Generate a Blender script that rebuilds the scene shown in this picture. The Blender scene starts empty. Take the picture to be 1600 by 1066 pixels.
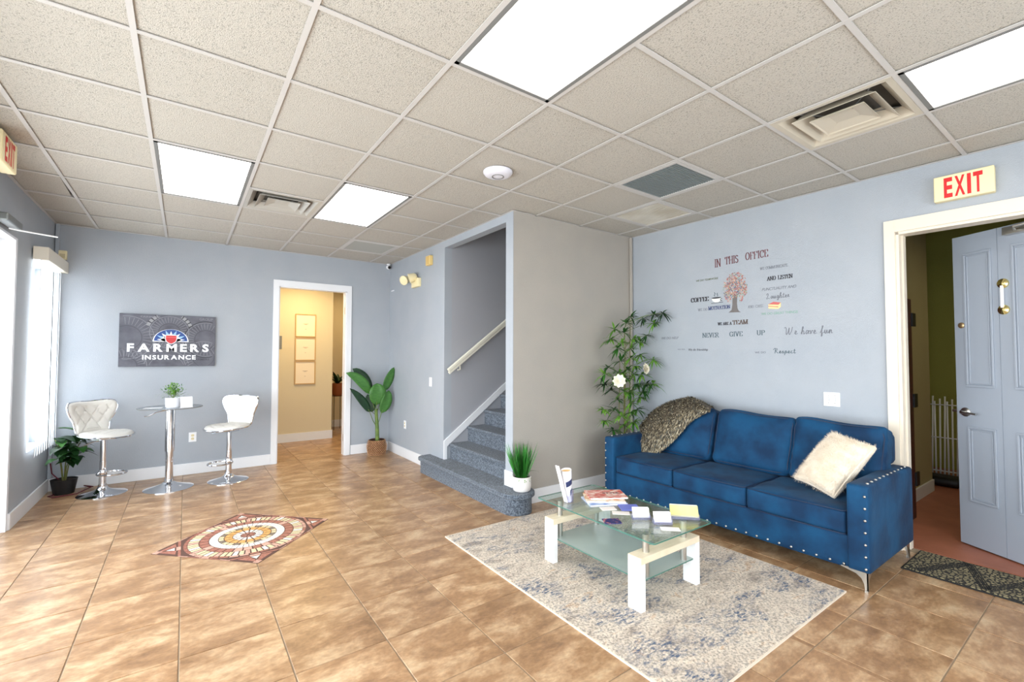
import bpy, bmesh, math, random
from mathutils import Vector, Matrix, Euler
random.seed(7)
PI = math.pi
S = bpy.context.scene
COL = S.collection
# ------------------------------------------------------------------ camera, world, lights, exposure
H = 2.853                                             # ceiling height
def rotm(y, p, r):
    f = Vector((math.sin(y)*math.cos(p), math.cos(y)*math.cos(p), math.sin(p)))
    rt = Vector((math.cos(y), -math.sin(y), 0)); up = rt.cross(f)
    r2 = rt*math.cos(r)+up*math.sin(r); u2 = -rt*math.sin(r)+up*math.cos(r)
    return Matrix((r2, u2, -f)).transposed()
cd = bpy.data.cameras.new('camera'); cam = bpy.data.objects.new('camera', cd); COL.objects.link(cam)
cd.sensor_width = 36; cd.lens = 709.5/1600*36; cd.clip_start = .05
cam.matrix_world = Matrix.Translation((-1.0069, -2.5228, 1.447)) @ rotm(.6232, .0324, .0021).to_4x4()
S.camera = cam
S.view_settings.view_transform = 'Standard'; S.view_settings.look = 'None'
S.view_settings.exposure = 0.15; S.view_settings.gamma = 1
w = bpy.data.worlds.new('daylight'); S.world = w; w.use_nodes = True
w.node_tree.nodes['Background'].inputs[0].default_value = (.80, .90, 1, 1)
w.node_tree.nodes['Background'].inputs[1].default_value = 3.5
def area(name, loc, rot, sx, sy, power, color):
    l = bpy.data.lights.new(name, 'AREA'); l.shape = 'RECTANGLE'; l.size = sx; l.size_y = sy
    l.energy = power; l.color = color
    o = bpy.data.objects.new(name, l); COL.objects.link(o); o.location = loc; o.rotation_euler = rot
    return o
# daylight entering through the glazed front on the left, the window with blinds; plus an added front fill
area('storefront_daylight', (-2.75, -.4, 1.35), (0, -PI/2, 0), 2.4, 6.2, 250, (.93, .965, 1))
area('front_fill', (.6, -4.75, 1.5), (PI/2, 0, 0), 4.4, 2.2, 78, (1, .97, .93))  # fill lamp added behind the camera to brighten the short wall and ceiling
area('window_daylight', (-2.5, 3.83, 1.45), (0, -PI/2, 0), 1.8, .8, 75, (.9, .95, 1))
# ceiling lamps: downlight of the troffers (panel meshes emit too), hallway lamp, dim store room lamp
WARM = (1, .90, .78)
area('hall_lamp', (.55, 5.0, 2.7), (0, 0, 0), .5, .5, 30, (1, .74, .38))
area('hall_lamp_far', (1.6, 6.3, 2.7), (0, 0, 0), .3, .3, 7, (1, .74, .38))
area('store_lamp', (5.2, -2.6, 2.7), (0, 0, 0), .5, .5, 9, (1, .86, .55))
# ------------------------------------------------------------------ helpers
def lin(c):
    return tuple(((x/255)/12.92 if x/255 <= .04045 else ((x/255+.055)/1.055)**2.4) for x in c)+(1,)
def mat(name, c, rough=.6, metal=0, c2=None, scale=20, bump=0, bscale=None, stretch=None, emit=None, spec=None,
        sheen=0, rand=0, detail=4, lo=.35, hi=.65, coat=0, subsurf=0):
    m = bpy.data.materials.new(name); m.use_nodes = True
    nt = m.node_tree; b = nt.nodes['Principled BSDF']
    b.inputs['Base Color'].default_value = lin(c); b.inputs['Roughness'].default_value = rough
    b.inputs['Metallic'].default_value = metal
    if spec is not None: b.inputs['Specular IOR Level'].default_value = spec
    if sheen: b.inputs['Sheen Weight'].default_value = sheen
    if coat: b.inputs['Coat Weight'].default_value = coat
    if emit: b.inputs['Emission Color'].default_value = lin(c); b.inputs['Emission Strength'].default_value = emit
    if c2 or bump:
        tc = nt.nodes.new('ShaderNodeTexCoord'); mp = nt.nodes.new('ShaderNodeMapping')
        nt.links.new(tc.outputs['Object'], mp.inputs[0])
        if stretch: mp.inputs['Scale'].default_value = stretch
        if rand:
            oi = nt.nodes.new('ShaderNodeObjectInfo'); ml = nt.nodes.new('ShaderNodeMath'); ml.operation = 'MULTIPLY'
            ml.inputs[1].default_value = 50; nt.links.new(oi.outputs['Random'], ml.inputs[0])
            nt.links.new(ml.outputs[0], mp.inputs['Location'])
    if c2:
        n = nt.nodes.new('ShaderNodeTexNoise'); n.inputs['Scale'].default_value = scale; n.inputs['Detail'].default_value = detail
        nt.links.new(mp.outputs[0], n.inputs['Vector'])
        r = nt.nodes.new('ShaderNodeValToRGB'); r.color_ramp.elements[0].color = lin(c); r.color_ramp.elements[1].color = lin(c2)
        r.color_ramp.elements[0].position = lo; r.color_ramp.elements[1].position = hi
        nt.links.new(n.outputs[0], r.inputs[0]); out = r.outputs[0]
        if rand:
            mr = nt.nodes.new('ShaderNodeMapRange'); mr.inputs[3].default_value = 1-rand; mr.inputs[4].default_value = 1+rand
            nt.links.new(oi.outputs['Random'], mr.inputs[0])
            hs = nt.nodes.new('ShaderNodeHueSaturation'); nt.links.new(mr.outputs[0], hs.inputs['Value'])
            nt.links.new(out, hs.inputs['Color']); out = hs.outputs[0]
        nt.links.new(out, b.inputs['Base Color'])
    if bump:
        n2 = nt.nodes.new('ShaderNodeTexNoise'); n2.inputs['Scale'].default_value = bscale or scale; n2.inputs['Detail'].default_value = 3
        nt.links.new(mp.outputs[0], n2.inputs['Vector'])
        bp = nt.nodes.new('ShaderNodeBump'); bp.inputs['Strength'].default_value = bump; bp.inputs['Distance'].default_value = .01
        nt.links.new(n2.outputs[0], bp.inputs['Height']); nt.links.new(bp.outputs[0], b.inputs['Normal'])
    return m
def glass(name, c, rough=0, fac=.12, frost=None):
    """thin architectural glass: clear transmission plus fresnel gloss"""
    m = bpy.data.materials.new(name); m.use_nodes = True; nt = m.node_tree; nt.nodes.clear()
    o = nt.nodes.new('ShaderNodeOutputMaterial'); t = nt.nodes.new('ShaderNodeBsdfTransparent'); t.inputs[0].default_value = c
    g = nt.nodes.new('ShaderNodeBsdfGlossy'); g.inputs['Roughness'].default_value = rough
    f = nt.nodes.new('ShaderNodeLayerWeight'); pw_ = nt.nodes.new('ShaderNodeMath'); pw_.operation = 'POWER'; pw_.inputs[1].default_value = 4; nt.links.new(f.outputs['Facing'], pw_.inputs[0])
    ma = nt.nodes.new('ShaderNodeMath'); ma.operation = 'MULTIPLY_ADD'; ma.inputs[1].default_value = .7; ma.inputs[2].default_value = .035; nt.links.new(pw_.outputs[0], ma.inputs[0])
    mx = nt.nodes.new('ShaderNodeMixShader'); nt.links.new(ma.outputs[0], mx.inputs[0])
    src = t
    if frost:
        d = nt.nodes.new('ShaderNodeBsdfDiffuse'); d.inputs[0].default_value = lin(frost)
        m2 = nt.nodes.new('ShaderNodeMixShader'); m2.inputs[0].default_value = fac
        nt.links.new(t.outputs[0], m2.inputs[1]); nt.links.new(d.outputs[0], m2.inputs[2]); src = m2
    nt.links.new(src.outputs[0], mx.inputs[1]); nt.links.new(g.outputs[0], mx.inputs[2]); nt.links.new(mx.outputs[0], o.inputs[0])
    return m
def obj(name, bm, m, parent=None, smooth=False, bevel=0, seg=2):
    me = bpy.data.meshes.new(name); bm.normal_update()
    for e in bm.edges:
        if len(e.link_faces) == 2 and e.calc_face_angle(0) > .75: e.smooth = False
    if smooth:
        for f in bm.faces: f.smooth = True
    bm.to_mesh(me); bm.free()
    for x in (m if isinstance(m, (list, tuple)) else [m]): me.materials.append(x)
    o = bpy.data.objects.new(name, me); COL.objects.link(o)
    if parent: o.parent = parent
    if bevel:
        b = o.modifiers.new('bevel', 'BEVEL'); b.width = bevel; b.segments = seg; b.limit_method = 'ANGLE'
    return o
def inst(src, name, parent=None, mw=None, loc=None):
    o = src.copy(); o.name = name; COL.objects.link(o); o.parent = parent
    if mw is not None: o.matrix_local = mw
    if loc is not None: o.location = loc
    return o
def empty(name, loc=(0,0,0), rz=0, label=None, cat=None, group=None):
    o = bpy.data.objects.new(name, None); COL.objects.link(o); o.location = loc; o.rotation_euler = (0,0,rz)
    o.empty_display_size = .1
    return tag(o, label, cat, group)
def tag(o, label=None, cat=None, group=None, kind=None):
    if label: o['label'] = label
    if cat: o['category'] = cat
    if group: o['group'] = group
    if kind: o['kind'] = kind
    return o
def struct(name, bm, m, parent=None, **k):
    o = obj(name, bm, m, parent, **k); o['kind'] = 'structure'; return o
def box(bm, x0, x1, y0, y1, z0, z1, M=None, mi=0):
    v = [bm.verts.new((x, y, z)) for z in (z0, z1) for y in (y0, y1) for x in (x0, x1)]
    if M is not None:
        for q in v: q.co = M @ q.co
    for f in ((0,2,3,1),(4,5,7,6),(0,1,5,4),(2,6,7,3),(0,4,6,2),(1,3,7,5)):
        fc = bm.faces.new([v[i] for i in f]); fc.material_index = mi
    return bm
def B(*a, **k): return box(bmesh.new(), *a, **k)
def boxes(*l):
    bm = bmesh.new()
    for a in l: box(bm, *a)
    return bm
def prism(bm, pts, fn, d0, d1, mi=0):
    """extrude 2D polygon; fn(u, v, d) -> 3D"""
    a = [bm.verts.new(fn(u, v, d0)) for u, v in pts]; b = [bm.verts.new(fn(u, v, d1)) for u, v in pts]
    n = len(pts)
    for lst in (list(reversed(a)), b):
        f = bm.faces.new(lst); f.material_index = mi
    for i in range(n):
        f = bm.faces.new((a[i], a[(i+1) % n], b[(i+1) % n], b[i])); f.material_index = mi
    return bm
def lathe(bm, prof, n=32, loc=(0,0,0), M=None, mi=0, cap=True, sx=1, sy=1):
    rings = []
    for r, z in prof:
        ring = []
        for i in range(n):
            a = 2*PI*i/n
            p = Vector((loc[0]+r*math.cos(a)*sx, loc[1]+r*math.sin(a)*sy, loc[2]+z))
            if M is not None: p = M @ p
            ring.append(bm.verts.new(p))
        rings.append(ring)
    for a, b in zip(rings, rings[1:]):
        for i in range(n):
            f = bm.faces.new((a[i], a[(i+1) % n], b[(i+1) % n], b[i])); f.material_index = mi; f.smooth = True
    if cap:
        if prof[0][0] > 1e-5: bm.faces.new(list(reversed(rings[0]))).material_index = mi
        if prof[-1][0] > 1e-5: bm.faces.new(rings[-1]).material_index = mi
    return bm
def tube(bm, pts, r, n=8, closed=False, mi=0, r2=None):
    pts = [Vector(p) for p in pts]; rings = []; N = len(pts); up = None
    for i, p in enumerate(pts):
        if closed: t = pts[(i+1) % N]-pts[i-1]
        else: t = pts[min(i+1, N-1)]-pts[max(i-1, 0)]
        t.normalize()
        if up is None: up = Vector((0,0,1)) if abs(t.z) < .9 else Vector((1,0,0))
        s = t.cross(up).normalized(); up = s.cross(t).normalized()
        rr = r if r2 is None else r+(r2-r)*i/(N-1)
        rings.append([bm.verts.new(p+(s*math.cos(2*PI*k/n)+up*math.sin(2*PI*k/n))*rr) for k in range(n)])
    rg = range(N if closed else N-1)
    for i in rg:
        a, b = rings[i], rings[(i+1) % N]
        for k in range(n):
            f = bm.faces.new((a[k], a[(k+1) % n], b[(k+1) % n], b[k])); f.smooth = True; f.material_index = mi
    if not closed:
        bm.faces.new(list(reversed(rings[0]))).material_index = mi; bm.faces.new(rings[-1]).material_index = mi
    return bm
def rbox(w, d, h, r=.03, n=14, puff=(0,0,0), fn=None, M=None, bm=None):
    """rounded, puffed box centred at origin made from a subdivided cube"""
    bm = bm or bmesh.new(); g = {}
    hs = (w/2, d/2, h/2)
    def vert(i, j, k):
        key = (i, j, k)
        if key not in g:
            q = [2*a/n-1 for a in key]
            # denser near edges
            q = [math.copysign(1-(1-abs(a))**1.7, a) for a in q]
            p = Vector([q[a]*hs[a] for a in range(3)])
            c = Vector([max(-hs[a]+r, min(hs[a]-r, p[a])) for a in range(3)])
            dd = p-c
            if dd.length > 1e-9: p = c+dd.normalized()*r
            for a in range(3):
                o1, o2 = (a+1) % 3, (a+2) % 3
                if abs(q[a]) > .98: p[a] += math.copysign(puff[a]*(1-q[o1]**4)*(1-q[o2]**4), q[a])
            if fn: p = fn(p, q)
            if M is not None: p = M @ p
            g[key] = bm.verts.new(p)
        return g[key]
    for a in range(3):
        o1, o2 = (a+1) % 3, (a+2) % 3
        for s in (0, n):
            for u in range(n):
                for v in range(n):
                    ks = []
                    for du, dv in ((0,0),(1,0),(1,1),(0,1)):
                        k = [0,0,0]; k[a] = s; k[o1] = u+du; k[o2] = v+dv; ks.append(tuple(k))
                    if s == 0: ks.reverse()
                    f = bm.faces.new([vert(*k) for k in ks]); f.smooth = True
    return bm
# ------------------------------------------------------------------ materials
M = {}
M['wall'] = mat('wall_paint', (167,172,179), .55, c2=(162,168,176), scale=3, bump=.25, bscale=160)
M['wall_warm'] = mat('wall_paint_shaded', (172,165,156), .55, c2=(167,161,153), scale=3, bump=.25, bscale=160)  # warmer wall copy: shade away from the side daylight is put in the colour
M['white'] = mat('white_trim', (230,231,234), .35)
M['hall'] = mat('beige_hall_paint', (214,200,168), .6, bump=.2, bscale=160)
M['green'] = mat('olive_store_paint', (165,165,80), .7, bump=.2, bscale=120)
M['tan'] = mat('tan_store_paint', (170,160,120), .7, bump=.2, bscale=120)
M['terra'] = mat('terracotta_floor', (176,110,84), .45, c2=(160,98,74), scale=5, bump=.1, bscale=30)
M['grout'] = mat('grout', (150,132,110), .8)
M['ceil'] = mat('ceiling_tile_fissured', (150,146,137), .85, c2=(189,183,173), scale=150, lo=.36, hi=.45, bump=.5, bscale=170, rand=.015)
M['tbar'] = mat('ceiling_grid_white', (196,192,188), .4)
M['panel'] = mat('light_diffuser', (255,250,244), .5, emit=5.0)
M['chrome'] = mat('chrome', (225,226,230), .08, 1)
M['steel'] = mat('brushed_steel', (200,198,192), .28, 1)
M['velvet'] = mat('blue_velvet', (11,68,106), .75, spec=.25, c2=(6,42,74), scale=5, bump=.28, bscale=15, sheen=.03, detail=6)
M['velvet_d'] = mat('blue_velvet_piping', (8,38,70), .6)
M['black'] = mat('black_plastic', (16,16,17), .45)
M['cream'] = mat('cream_plastic', (236,222,178), .45)
M['plastic'] = mat('white_plastic', (240,240,242), .4)
M['leaf_d'] = mat('dark_leaf', (36,74,34), .35, c2=(20,48,24), scale=14)
M['leaf_m'] = mat('mid_leaf', (54,108,40), .4, c2=(38,84,32), scale=10)
M['leaf_b'] = mat('bright_leaf', (128,178,64), .45, c2=(84,138,46), scale=18)
M['leaf_g'] = mat('grass_leaf', (58,142,48), .45, c2=(34,96,36), scale=20)
M['soil'] = mat('soil', (40,30,22), .9)
M['stem'] = mat('stem', (122,108,62), .6, c2=(92,110,48), scale=12)
M['stem_g'] = mat('green_stem', (116,138,62), .5, c2=(82,106,48), scale=12)
M['leather'] = mat('white_leather', (222,219,213), .4, bump=.06, bscale=90)
M['wood_w'] = mat('bleached_wood_top', (232,216,190), .4, c2=(222,204,176), scale=9, stretch=(1,8,1))
M['white_lam'] = mat('white_laminate', (240,240,240), .25)
M['red'] = mat('exit_red', (214,30,34), .5)
M['blackhole'] = mat('dark_void', (10,9,8), .9)
M['greym'] = mat('grey_metal', (120,120,118), .5)
def floor_material():
    m = bpy.data.materials.new('brown_stone_tile'); m.use_nodes = True; nt = m.node_tree; b = nt.nodes['Principled BSDF']
    L = nt.links.new; N = nt.nodes.new
    tc = N('ShaderNodeTexCoord'); oi = N('ShaderNodeObjectInfo'); ml = N('ShaderNodeMath'); ml.operation = 'MULTIPLY'; ml.inputs[1].default_value = 37
    L(oi.outputs['Random'], ml.inputs[0]); mp = N('ShaderNodeMapping'); L(tc.outputs['Object'], mp.inputs[0]); L(ml.outputs[0], mp.inputs['Location'])
    mp.inputs['Scale'].default_value = (1, 1.7, 1); mp.inputs['Rotation'].default_value = (0,0,.2)
    n1 = N('ShaderNodeTexNoise'); n1.inputs['Scale'].default_value = 4.2; n1.inputs['Detail'].default_value = 12; n1.inputs['Roughness'].default_value = .68; n1.inputs['Distortion'].default_value = .25
    L(mp.outputs[0], n1.inputs['Vector'])
    r = N('ShaderNodeValToRGB'); e = r.color_ramp.elements
    e[0].position = .30; e[0].color = lin((126,94,66)); e[1].position = .72; e[1].color = lin((202,176,142))
    q = e.new(.48); q.color = lin((158,122,88)); q = e.new(.60); q.color = lin((186,153,118))
    L(n1.outputs[0], r.inputs[0])
    n2 = N('ShaderNodeTexNoise'); n2.inputs['Scale'].default_value = 38; n2.inputs['Detail'].default_value = 6; L(mp.outputs[0], n2.inputs['Vector'])
    mx = N('ShaderNodeMix'); mx.data_type = 'RGBA'; mx.blend_type = 'OVERLAY'; mx.inputs[0].default_value = .35
    L(r.outputs[0], mx.inputs[6]); L(n2.outputs[0], mx.inputs[7])
    mr = N('ShaderNodeMapRange'); mr.inputs[3].default_value = .93; mr.inputs[4].default_value = 1.07; L(oi.outputs['Random'], mr.inputs[0])
    hs = N('ShaderNodeHueSaturation'); L(mr.outputs[0], hs.inputs['Value']); L(mx.outputs[2], hs.inputs['Color']); L(hs.outputs[0], b.inputs['Base Color'])
    b.inputs['Roughness'].default_value = .30
    bp = N('ShaderNodeBump'); bp.inputs['Strength'].default_value = .12; bp.inputs['Distance'].default_value = .01
    L(n1.outputs[0], bp.inputs['Height']); L(bp.outputs[0], b.inputs['Normal'])
    return m
M['tile'] = floor_material()
M['carpet'] = mat('blue_grey_carpet', (112,122,134), .95, c2=(64,72,84), scale=70, bump=.9, bscale=190, lo=.42, hi=.58, detail=6, sheen=.2)
def clip_obj(name, pts, z0, z1, m, parent, bevel=0):
    bm = bmesh.new(); prism(bm, pts, lambda u, v, d: (u, v, d), z0, z1); return obj(name, bm, m, parent, bevel=bevel)
# ------------------------------------------------------------------ room geometry
XL, XS, YB, YF, YN = -2.17, 1.55, 4.28, 1.02, -4.2      # left wall, stair wall, back wall, short wall, near wall
def xs(y): return 3.285+.038*(1.02-y)                    # the sofa wall runs slightly out of square
SK = math.atan(.038)
WALLM = Matrix(((-.038/math.hypot(1,.038), 0, 0, 0), (0,0,0,0), (0,0,0,0), (0,0,0,1)))
def sw(u, v, d=0):
    """point on sofa wall: u = world y, v = height, d = distance out of the wall into the room"""
    return Vector((xs(u)-d, u, v))
# floor slab and tiles
fl = struct('floor', boxes((-2.6, 3.5, YN-.1, 4.4, -.06, -.004), (-1.3, 2.2, 4.4, 7.2, -.06, -.004)), M['grout'])
T = .4303; OX = -1.0032; OY = .1933; G = .0030
full = {}
stuff_bm = bmesh.new(); nt_ = 0
regs = [(-2.6, XL, 1.0, 2.98), (XL, XS, YN, YB), (XS, 3.39, YN, YF), (0.0, .9, YB, 4.40), (-1.2, 2.1, 4.40, 7.1)]
for ri, (rx0, rx1, ry0, ry1) in enumerate(regs):
    for i in range(-5, 12):
        for j in range(-12, 17):
            x0, x1, y0, y1 = OX+i*T+G, OX+(i+1)*T-G, OY+j*T+G, OY+(j+1)*T-G
            cx0, cx1, cy0, cy1 = max(x0, rx0), min(x1, rx1), max(y0, ry0), min(y1, ry1)
            if cx1-cx0 < .01 or cy1-cy0 < .01: continue
            # behind the lens: joined
            dv = Vector(((cx0+cx1)/2, (cy0+cy1)/2, 0))-Vector((-1.0069, -2.5228, 0))
            fw = dv.x*math.sin(.623)+dv.y*math.cos(.623)
            if fw < .9 or nt_ >= 298 or (ri == 4 and cx0 < -.3):
                box(stuff_bm, cx0, cx1, cy0, cy1, -.008, 0); continue
            nt_ += 1
            key = (round(cx1-cx0, 4), round(cy1-cy0, 4))
            if key in full:
                o = inst(full[key], 'floor_tile', fl); o.location = ((cx0+cx1)/2, (cy0+cy1)/2, 0)
            else:
                o = obj('floor_tile', B(-key[0]/2, key[0]/2, -key[1]/2, key[1]/2, -.008, 0), M['tile'], fl, bevel=.0018, seg=1)
                o.location = ((cx0+cx1)/2, (cy0+cy1)/2, 0); full[key] = o
tag(obj('floor_tile', stuff_bm, M['tile'], fl), kind='stuff')
# walls
W = .12
struct('wall_back', boxes((XL-.2, 0, YB, YB+W, 0, H+.1), (0, .9, YB, YB+W, 2.385, H+.1), (.9, XS, YB, YB+W, 0, H+.1)), M['wall'])
struct('wall_left', boxes((XL-.2, XL, 2.98, 3.46, 0, H+.1), (XL-.2, XL, 3.46, 4.2, 0, .55), (XL-.2, XL, 3.46, 4.2, 2.34, H+.1),
    (XL-.2, XL, 4.2, YB, 0, H+.1), (XL-.2, XL, YN, 2.98, 2.42, H+.1)), M['wall'])
struct('wall_stair', boxes((XS, XS+.006, YF, YF+W, 0, H+.1), (XS, XS+.1, 2.45, YB+W, 0, H+.1), (XS, XS+.1, 1.14, 2.45, 2.772, H+.1)), M['wall'])
struct('wall_stairwell', boxes((XS+.1, 4.4, 2.45, 2.57, 0, 4.4), (XS+.1, 4.4, 1.1, 2.5, 4.3, 4.4), (4.3, 4.4, 1.14, 2.45, 0, 4.3), (XS+.02, XS+.1, 1.14, 2.45, H+.1, 4.3)), mat('stairwell_paint', (166,167,173), .55, bump=.25, bscale=160))
bm = bmesh.new(); box(bm, XS+.006, xs(YF)+.1, YF, YF+W, 0, H+.1); box(bm, XS+.1, 4.3, YF+.02, YF+W, H+.1, 4.3); box(bm, xs(YF)+.1, 4.3, YF, YF+W, 0, H+.1)
struct('wall_center', bm, M['wall_warm'])
def skew_box(bm, y0, y1, z0, z1, d0, d1):
    """slab along the sofa wall; d0..d1 measured into the room (negative = into the wall)"""
    prism(bm, [(y0, z0), (y1, z0), (y1, z1), (y0, z1)], lambda u, v, d: (xs(u)-d, u, v), d0, d1); return bm
DY0, DY1, DZ = -1.434, -2.46, 2.397
bm = bmesh.new(); skew_box(bm, DY0, YF, 0, H+.1, -.12, 0); skew_box(bm, DY1, DY0, DZ, H+.1, -.12, 0); skew_box(bm, YN, DY1, 0, H+.1, -.12, 0)
struct('wall_right', bm, M['wall'])
struct('wall_front', boxes((XL-.2, -1.6, YN-.12, YN, 0, H+.1), (2.8, 3.6, YN-.12, YN, 0, H+.1), (-1.6, 2.8, YN-.12, YN, 0, .4), (-1.6, 2.8, YN-.12, YN, 2.6, H+.1)), M['wall'])
# hallway behind the back door
struct('wall_hallway', boxes((-1.3, 1.1, 5.83, 5.95, 0, H), (-1.3, -1.2, 4.4, 5.9, 0, H), (2.1, 2.2, 4.4, 7.2, 0, H), (1.1-.12, 1.1, 5.95, 7.2, 0, H), (.98, 2.2, 7.1, 7.2, 0, H)), M['hall'])
struct('ceiling_hallway', B(-1.3, 2.2, 4.4, 7.2, H, H+.05), M['white'])
struct('baseboard_hallway', boxes((-1.2, 1.1, 5.815, 5.83, 0, .14), (1.1, 1.115, 5.83, 7.1, 0, .14), (1.115, 2.1, 7.085, 7.1, 0, .14)), M['white'])
# store room behind the right door
struct('floor_store', boxes((3.51, 7.2, -4.2, 1.0, -.06, -.001)), M['terra'])
for k in range(6):
    pass
struct('wall_store', boxes((3.52, 5.6, -1.15, -1.05, 0, H+.3), (3.6, 7.2, -4.3, -4.2, 0, H+.3)), M['tan'])
struct('wall_store_recess', boxes((7.0, 7.1, -4.2, 1.0, 0, H+.3), (5.6, 7.0, -.2, -.1, 0, H+.3), (5.5, 5.6, -1.05, -.1, 0, H+.3)), M['green'])
struct('ceiling_store', B(3.52, 7.2, -4.3, 1.0, H+.3, H+.35), M['tan'])
struct('baseboard_store', boxes((4.45, 5.6, -1.165, -1.15, 0, .12)), M['white'])
# baseboards
bb = boxes((XL, -.065, YB-.016, YB, 0, .135), (.975, XS, YB-.016, YB, 0, .135))
struct('baseboard_back', bb, M['white'], bevel=.004)
struct('baseboard_left', boxes((XL, XL+.016, 2.98, YB-.016, 0, .135), (XL-.2, XL+.016, 2.964, 2.98, 0, .135)), M['white'], bevel=.004)
struct('baseboard_stair', boxes((XS-.016, XS, 2.452, YB-.016, 0, .135), (XS-.016, XS, 1.004, 1.14, .19, .34)), M['white'], bevel=.004)
struct('baseboard_center', boxes((XS-.016, 3.28, YF-.016, YF, .0, .135)), M['white'], bevel=.004)
struct('baseboard_right', skew_box(bmesh.new(), DY0+.1, YF-.02, 0, .135, 0, .016), M['white'])
# corner conduits
struct('trim_1', B(3.245, 3.275, .985, 1.015, 0, H), M['wall_warm'], bevel=.006)
struct('trim_2', B(XL+.005, XL+.04, YB-.035, YB-.002, .135, H), M['wall'], bevel=.006)
# ------------------------------------------------------------------ suspended ceiling
GC = .6096
ceil = struct('ceiling', boxes((XL-.2, XS+.1, YN, YB, H+.11, H+.15), (XS+.1, 3.6, YN, YF, H+.11, H+.15)), M['blackhole'])
fix = {}                                              # (col, row) -> taken
for c in [(-2,2),(-2,3),(0,2),(0,3),(0,-3),(0,-2),(3,-4),(3,-5),(3,-3),(-1,3),(3,-1),(4,0),(1,5)]: fix[c] = 1
tilem = {}
for i in range(-4, 6):
    for j in range(-7, 8):
        if (i, j) in fix: continue
        x0, x1, y0, y1 = max(i*GC+.003, XL), (i+1)*GC-.003, max(j*GC+.003, YN), min((j+1)*GC-.003, YB)
        if x1-x0 < .01 or y1-y0 < .01 or (x0 > XS and y0 > YF): continue
        if x1 <= XS or y1 <= YF: pts = [(x0,y0),(x1,y0),(x1,y1),(x0,y1)]
        elif x0 >= XS: y1 = YF; pts = [(x0,y0),(x1,y0),(x1,y1),(x0,y1)]
        elif y0 >= YF: x1 = XS; pts = [(x0,y0),(x1,y0),(x1,y1),(x0,y1)]
        else: pts = [(x0,y0),(x1,y0),(x1,YF),(XS,YF),(XS,y1),(x0,y1)]
        if x0 > xs(y0): continue
        pts = [(min(px, xs(py)), py) for px, py in pts]
        full_ = abs(x1-x0-GC+.006) < 1e-4 and abs(y1-y0-GC+.006) < 1e-4 and len(pts) == 4 and pts[1][0] == x1
        if full_ and 'f' in tilem: o = inst(tilem['f'], 'ceiling_tile', ceil); o.location = (x0, y0, 0)
        else:
            bm = bmesh.new(); prism(bm, [(p[0]-x0, p[1]-y0) for p in pts], lambda u, v, d: (u, v, d), H+.009, H+.024)
            o = obj('ceiling_tile', bm, M['ceil'], ceil); o.location = (x0, y0, 0)
            if full_: tilem['f'] = o
        if (i, j) == (-4, 4): o.rotation_euler = (0, 0, .03); o.location.z += .004; o.location.x -= .016
for i in range(-3, 6):
    x = i*GC
    ye = YB if x < XS else YF
    if x > 3.2: continue
    o = obj('grid_runner', boxes((x-.012, x+.012, YN, ye, H, H+.004), (x-.002, x+.002, YN, ye, H+.004, H+.035)), M['tbar'], ceil)
ts = None
for i in range(-4, 6):
    for j in range(-6, 8):
        y = j*GC
        if (i, j) in fix and (i, j-1) in fix and i != 3 : continue
        if i == 3 and (j == -4): continue
        x0, x1 = max(i*GC+.012, XL), (i+1)*GC-.012
        if y > YF: x1 = min(x1, XS)
        x1 = min(x1, xs(y))
        if x1-x0 < .02: continue
        if abs(x1-x0-GC+.024) < 1e-4 and ts: o = inst(ts, 'cross_tee', ceil); o.location = (x0, y, 0)
        else:
            L = x1-x0; o = obj('cross_tee', boxes((0, L, -.012, .012, H+.0005, H+.0045), (0, L, -.002, .002, H+.004, H+.035)), M['tbar'], ceil); o.location = (x0, y, 0)
            if abs(L-GC+.024) < 1e-4: ts = o
obj('wall_angle', boxes((XL, XL+.02, YN, YB, H, H+.003), (XL, XS, YB-.02, YB, H, H+.003), (XS-.02, XS, YF-.02, YB, H, H+.003), (XS, xs(YF), YF-.02, YF, H, H+.003)), M['tbar'], ceil)
obj('wall_angle', skew_box(bmesh.new(), YN, YF, H, H+.003, 0, .02), M['tbar'], ceil)
def troffer(i, j, n, label):
    x0, y0 = i*GC, j*GC; L = n*GC
    t = empty('ceiling_light', (x0+GC/2, y0+L/2, H), 0, label, 'light')
    hx, hy = GC/2-.013, L/2-.013; f = .022
    obj('frame', boxes((-hx, hx, -hy, -hy+f, -.001, .02), (-hx, hx, hy-f, hy, -.001, .02), (-hx, -hx+f, -hy, hy, -.001, .02), (hx-f, hx, -hy, hy, -.001, .02),
        (-hx, hx, -hy, hy, .02, .06)), M['greym'], t)
    obj('diffuser', B(-hx+f, hx-f, -hy+f, hy-f, .004, .008), M['panel'], t)
troffer(-2, 2, 2, 'lit ceiling panel light, leftmost, left of the small square air vent')
troffer(0, 2, 2, 'lit ceiling panel light just right of the smaller air vent near the stairs')
troffer(0, -3, 2, 'largest lit ceiling panel light at the top centre of the photo')
troffer(3, -5, 2, 'lit ceiling panel light at the far right above the exit sign')
DUCT = mat('duct_lining', (84,78,70), .8)
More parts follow.
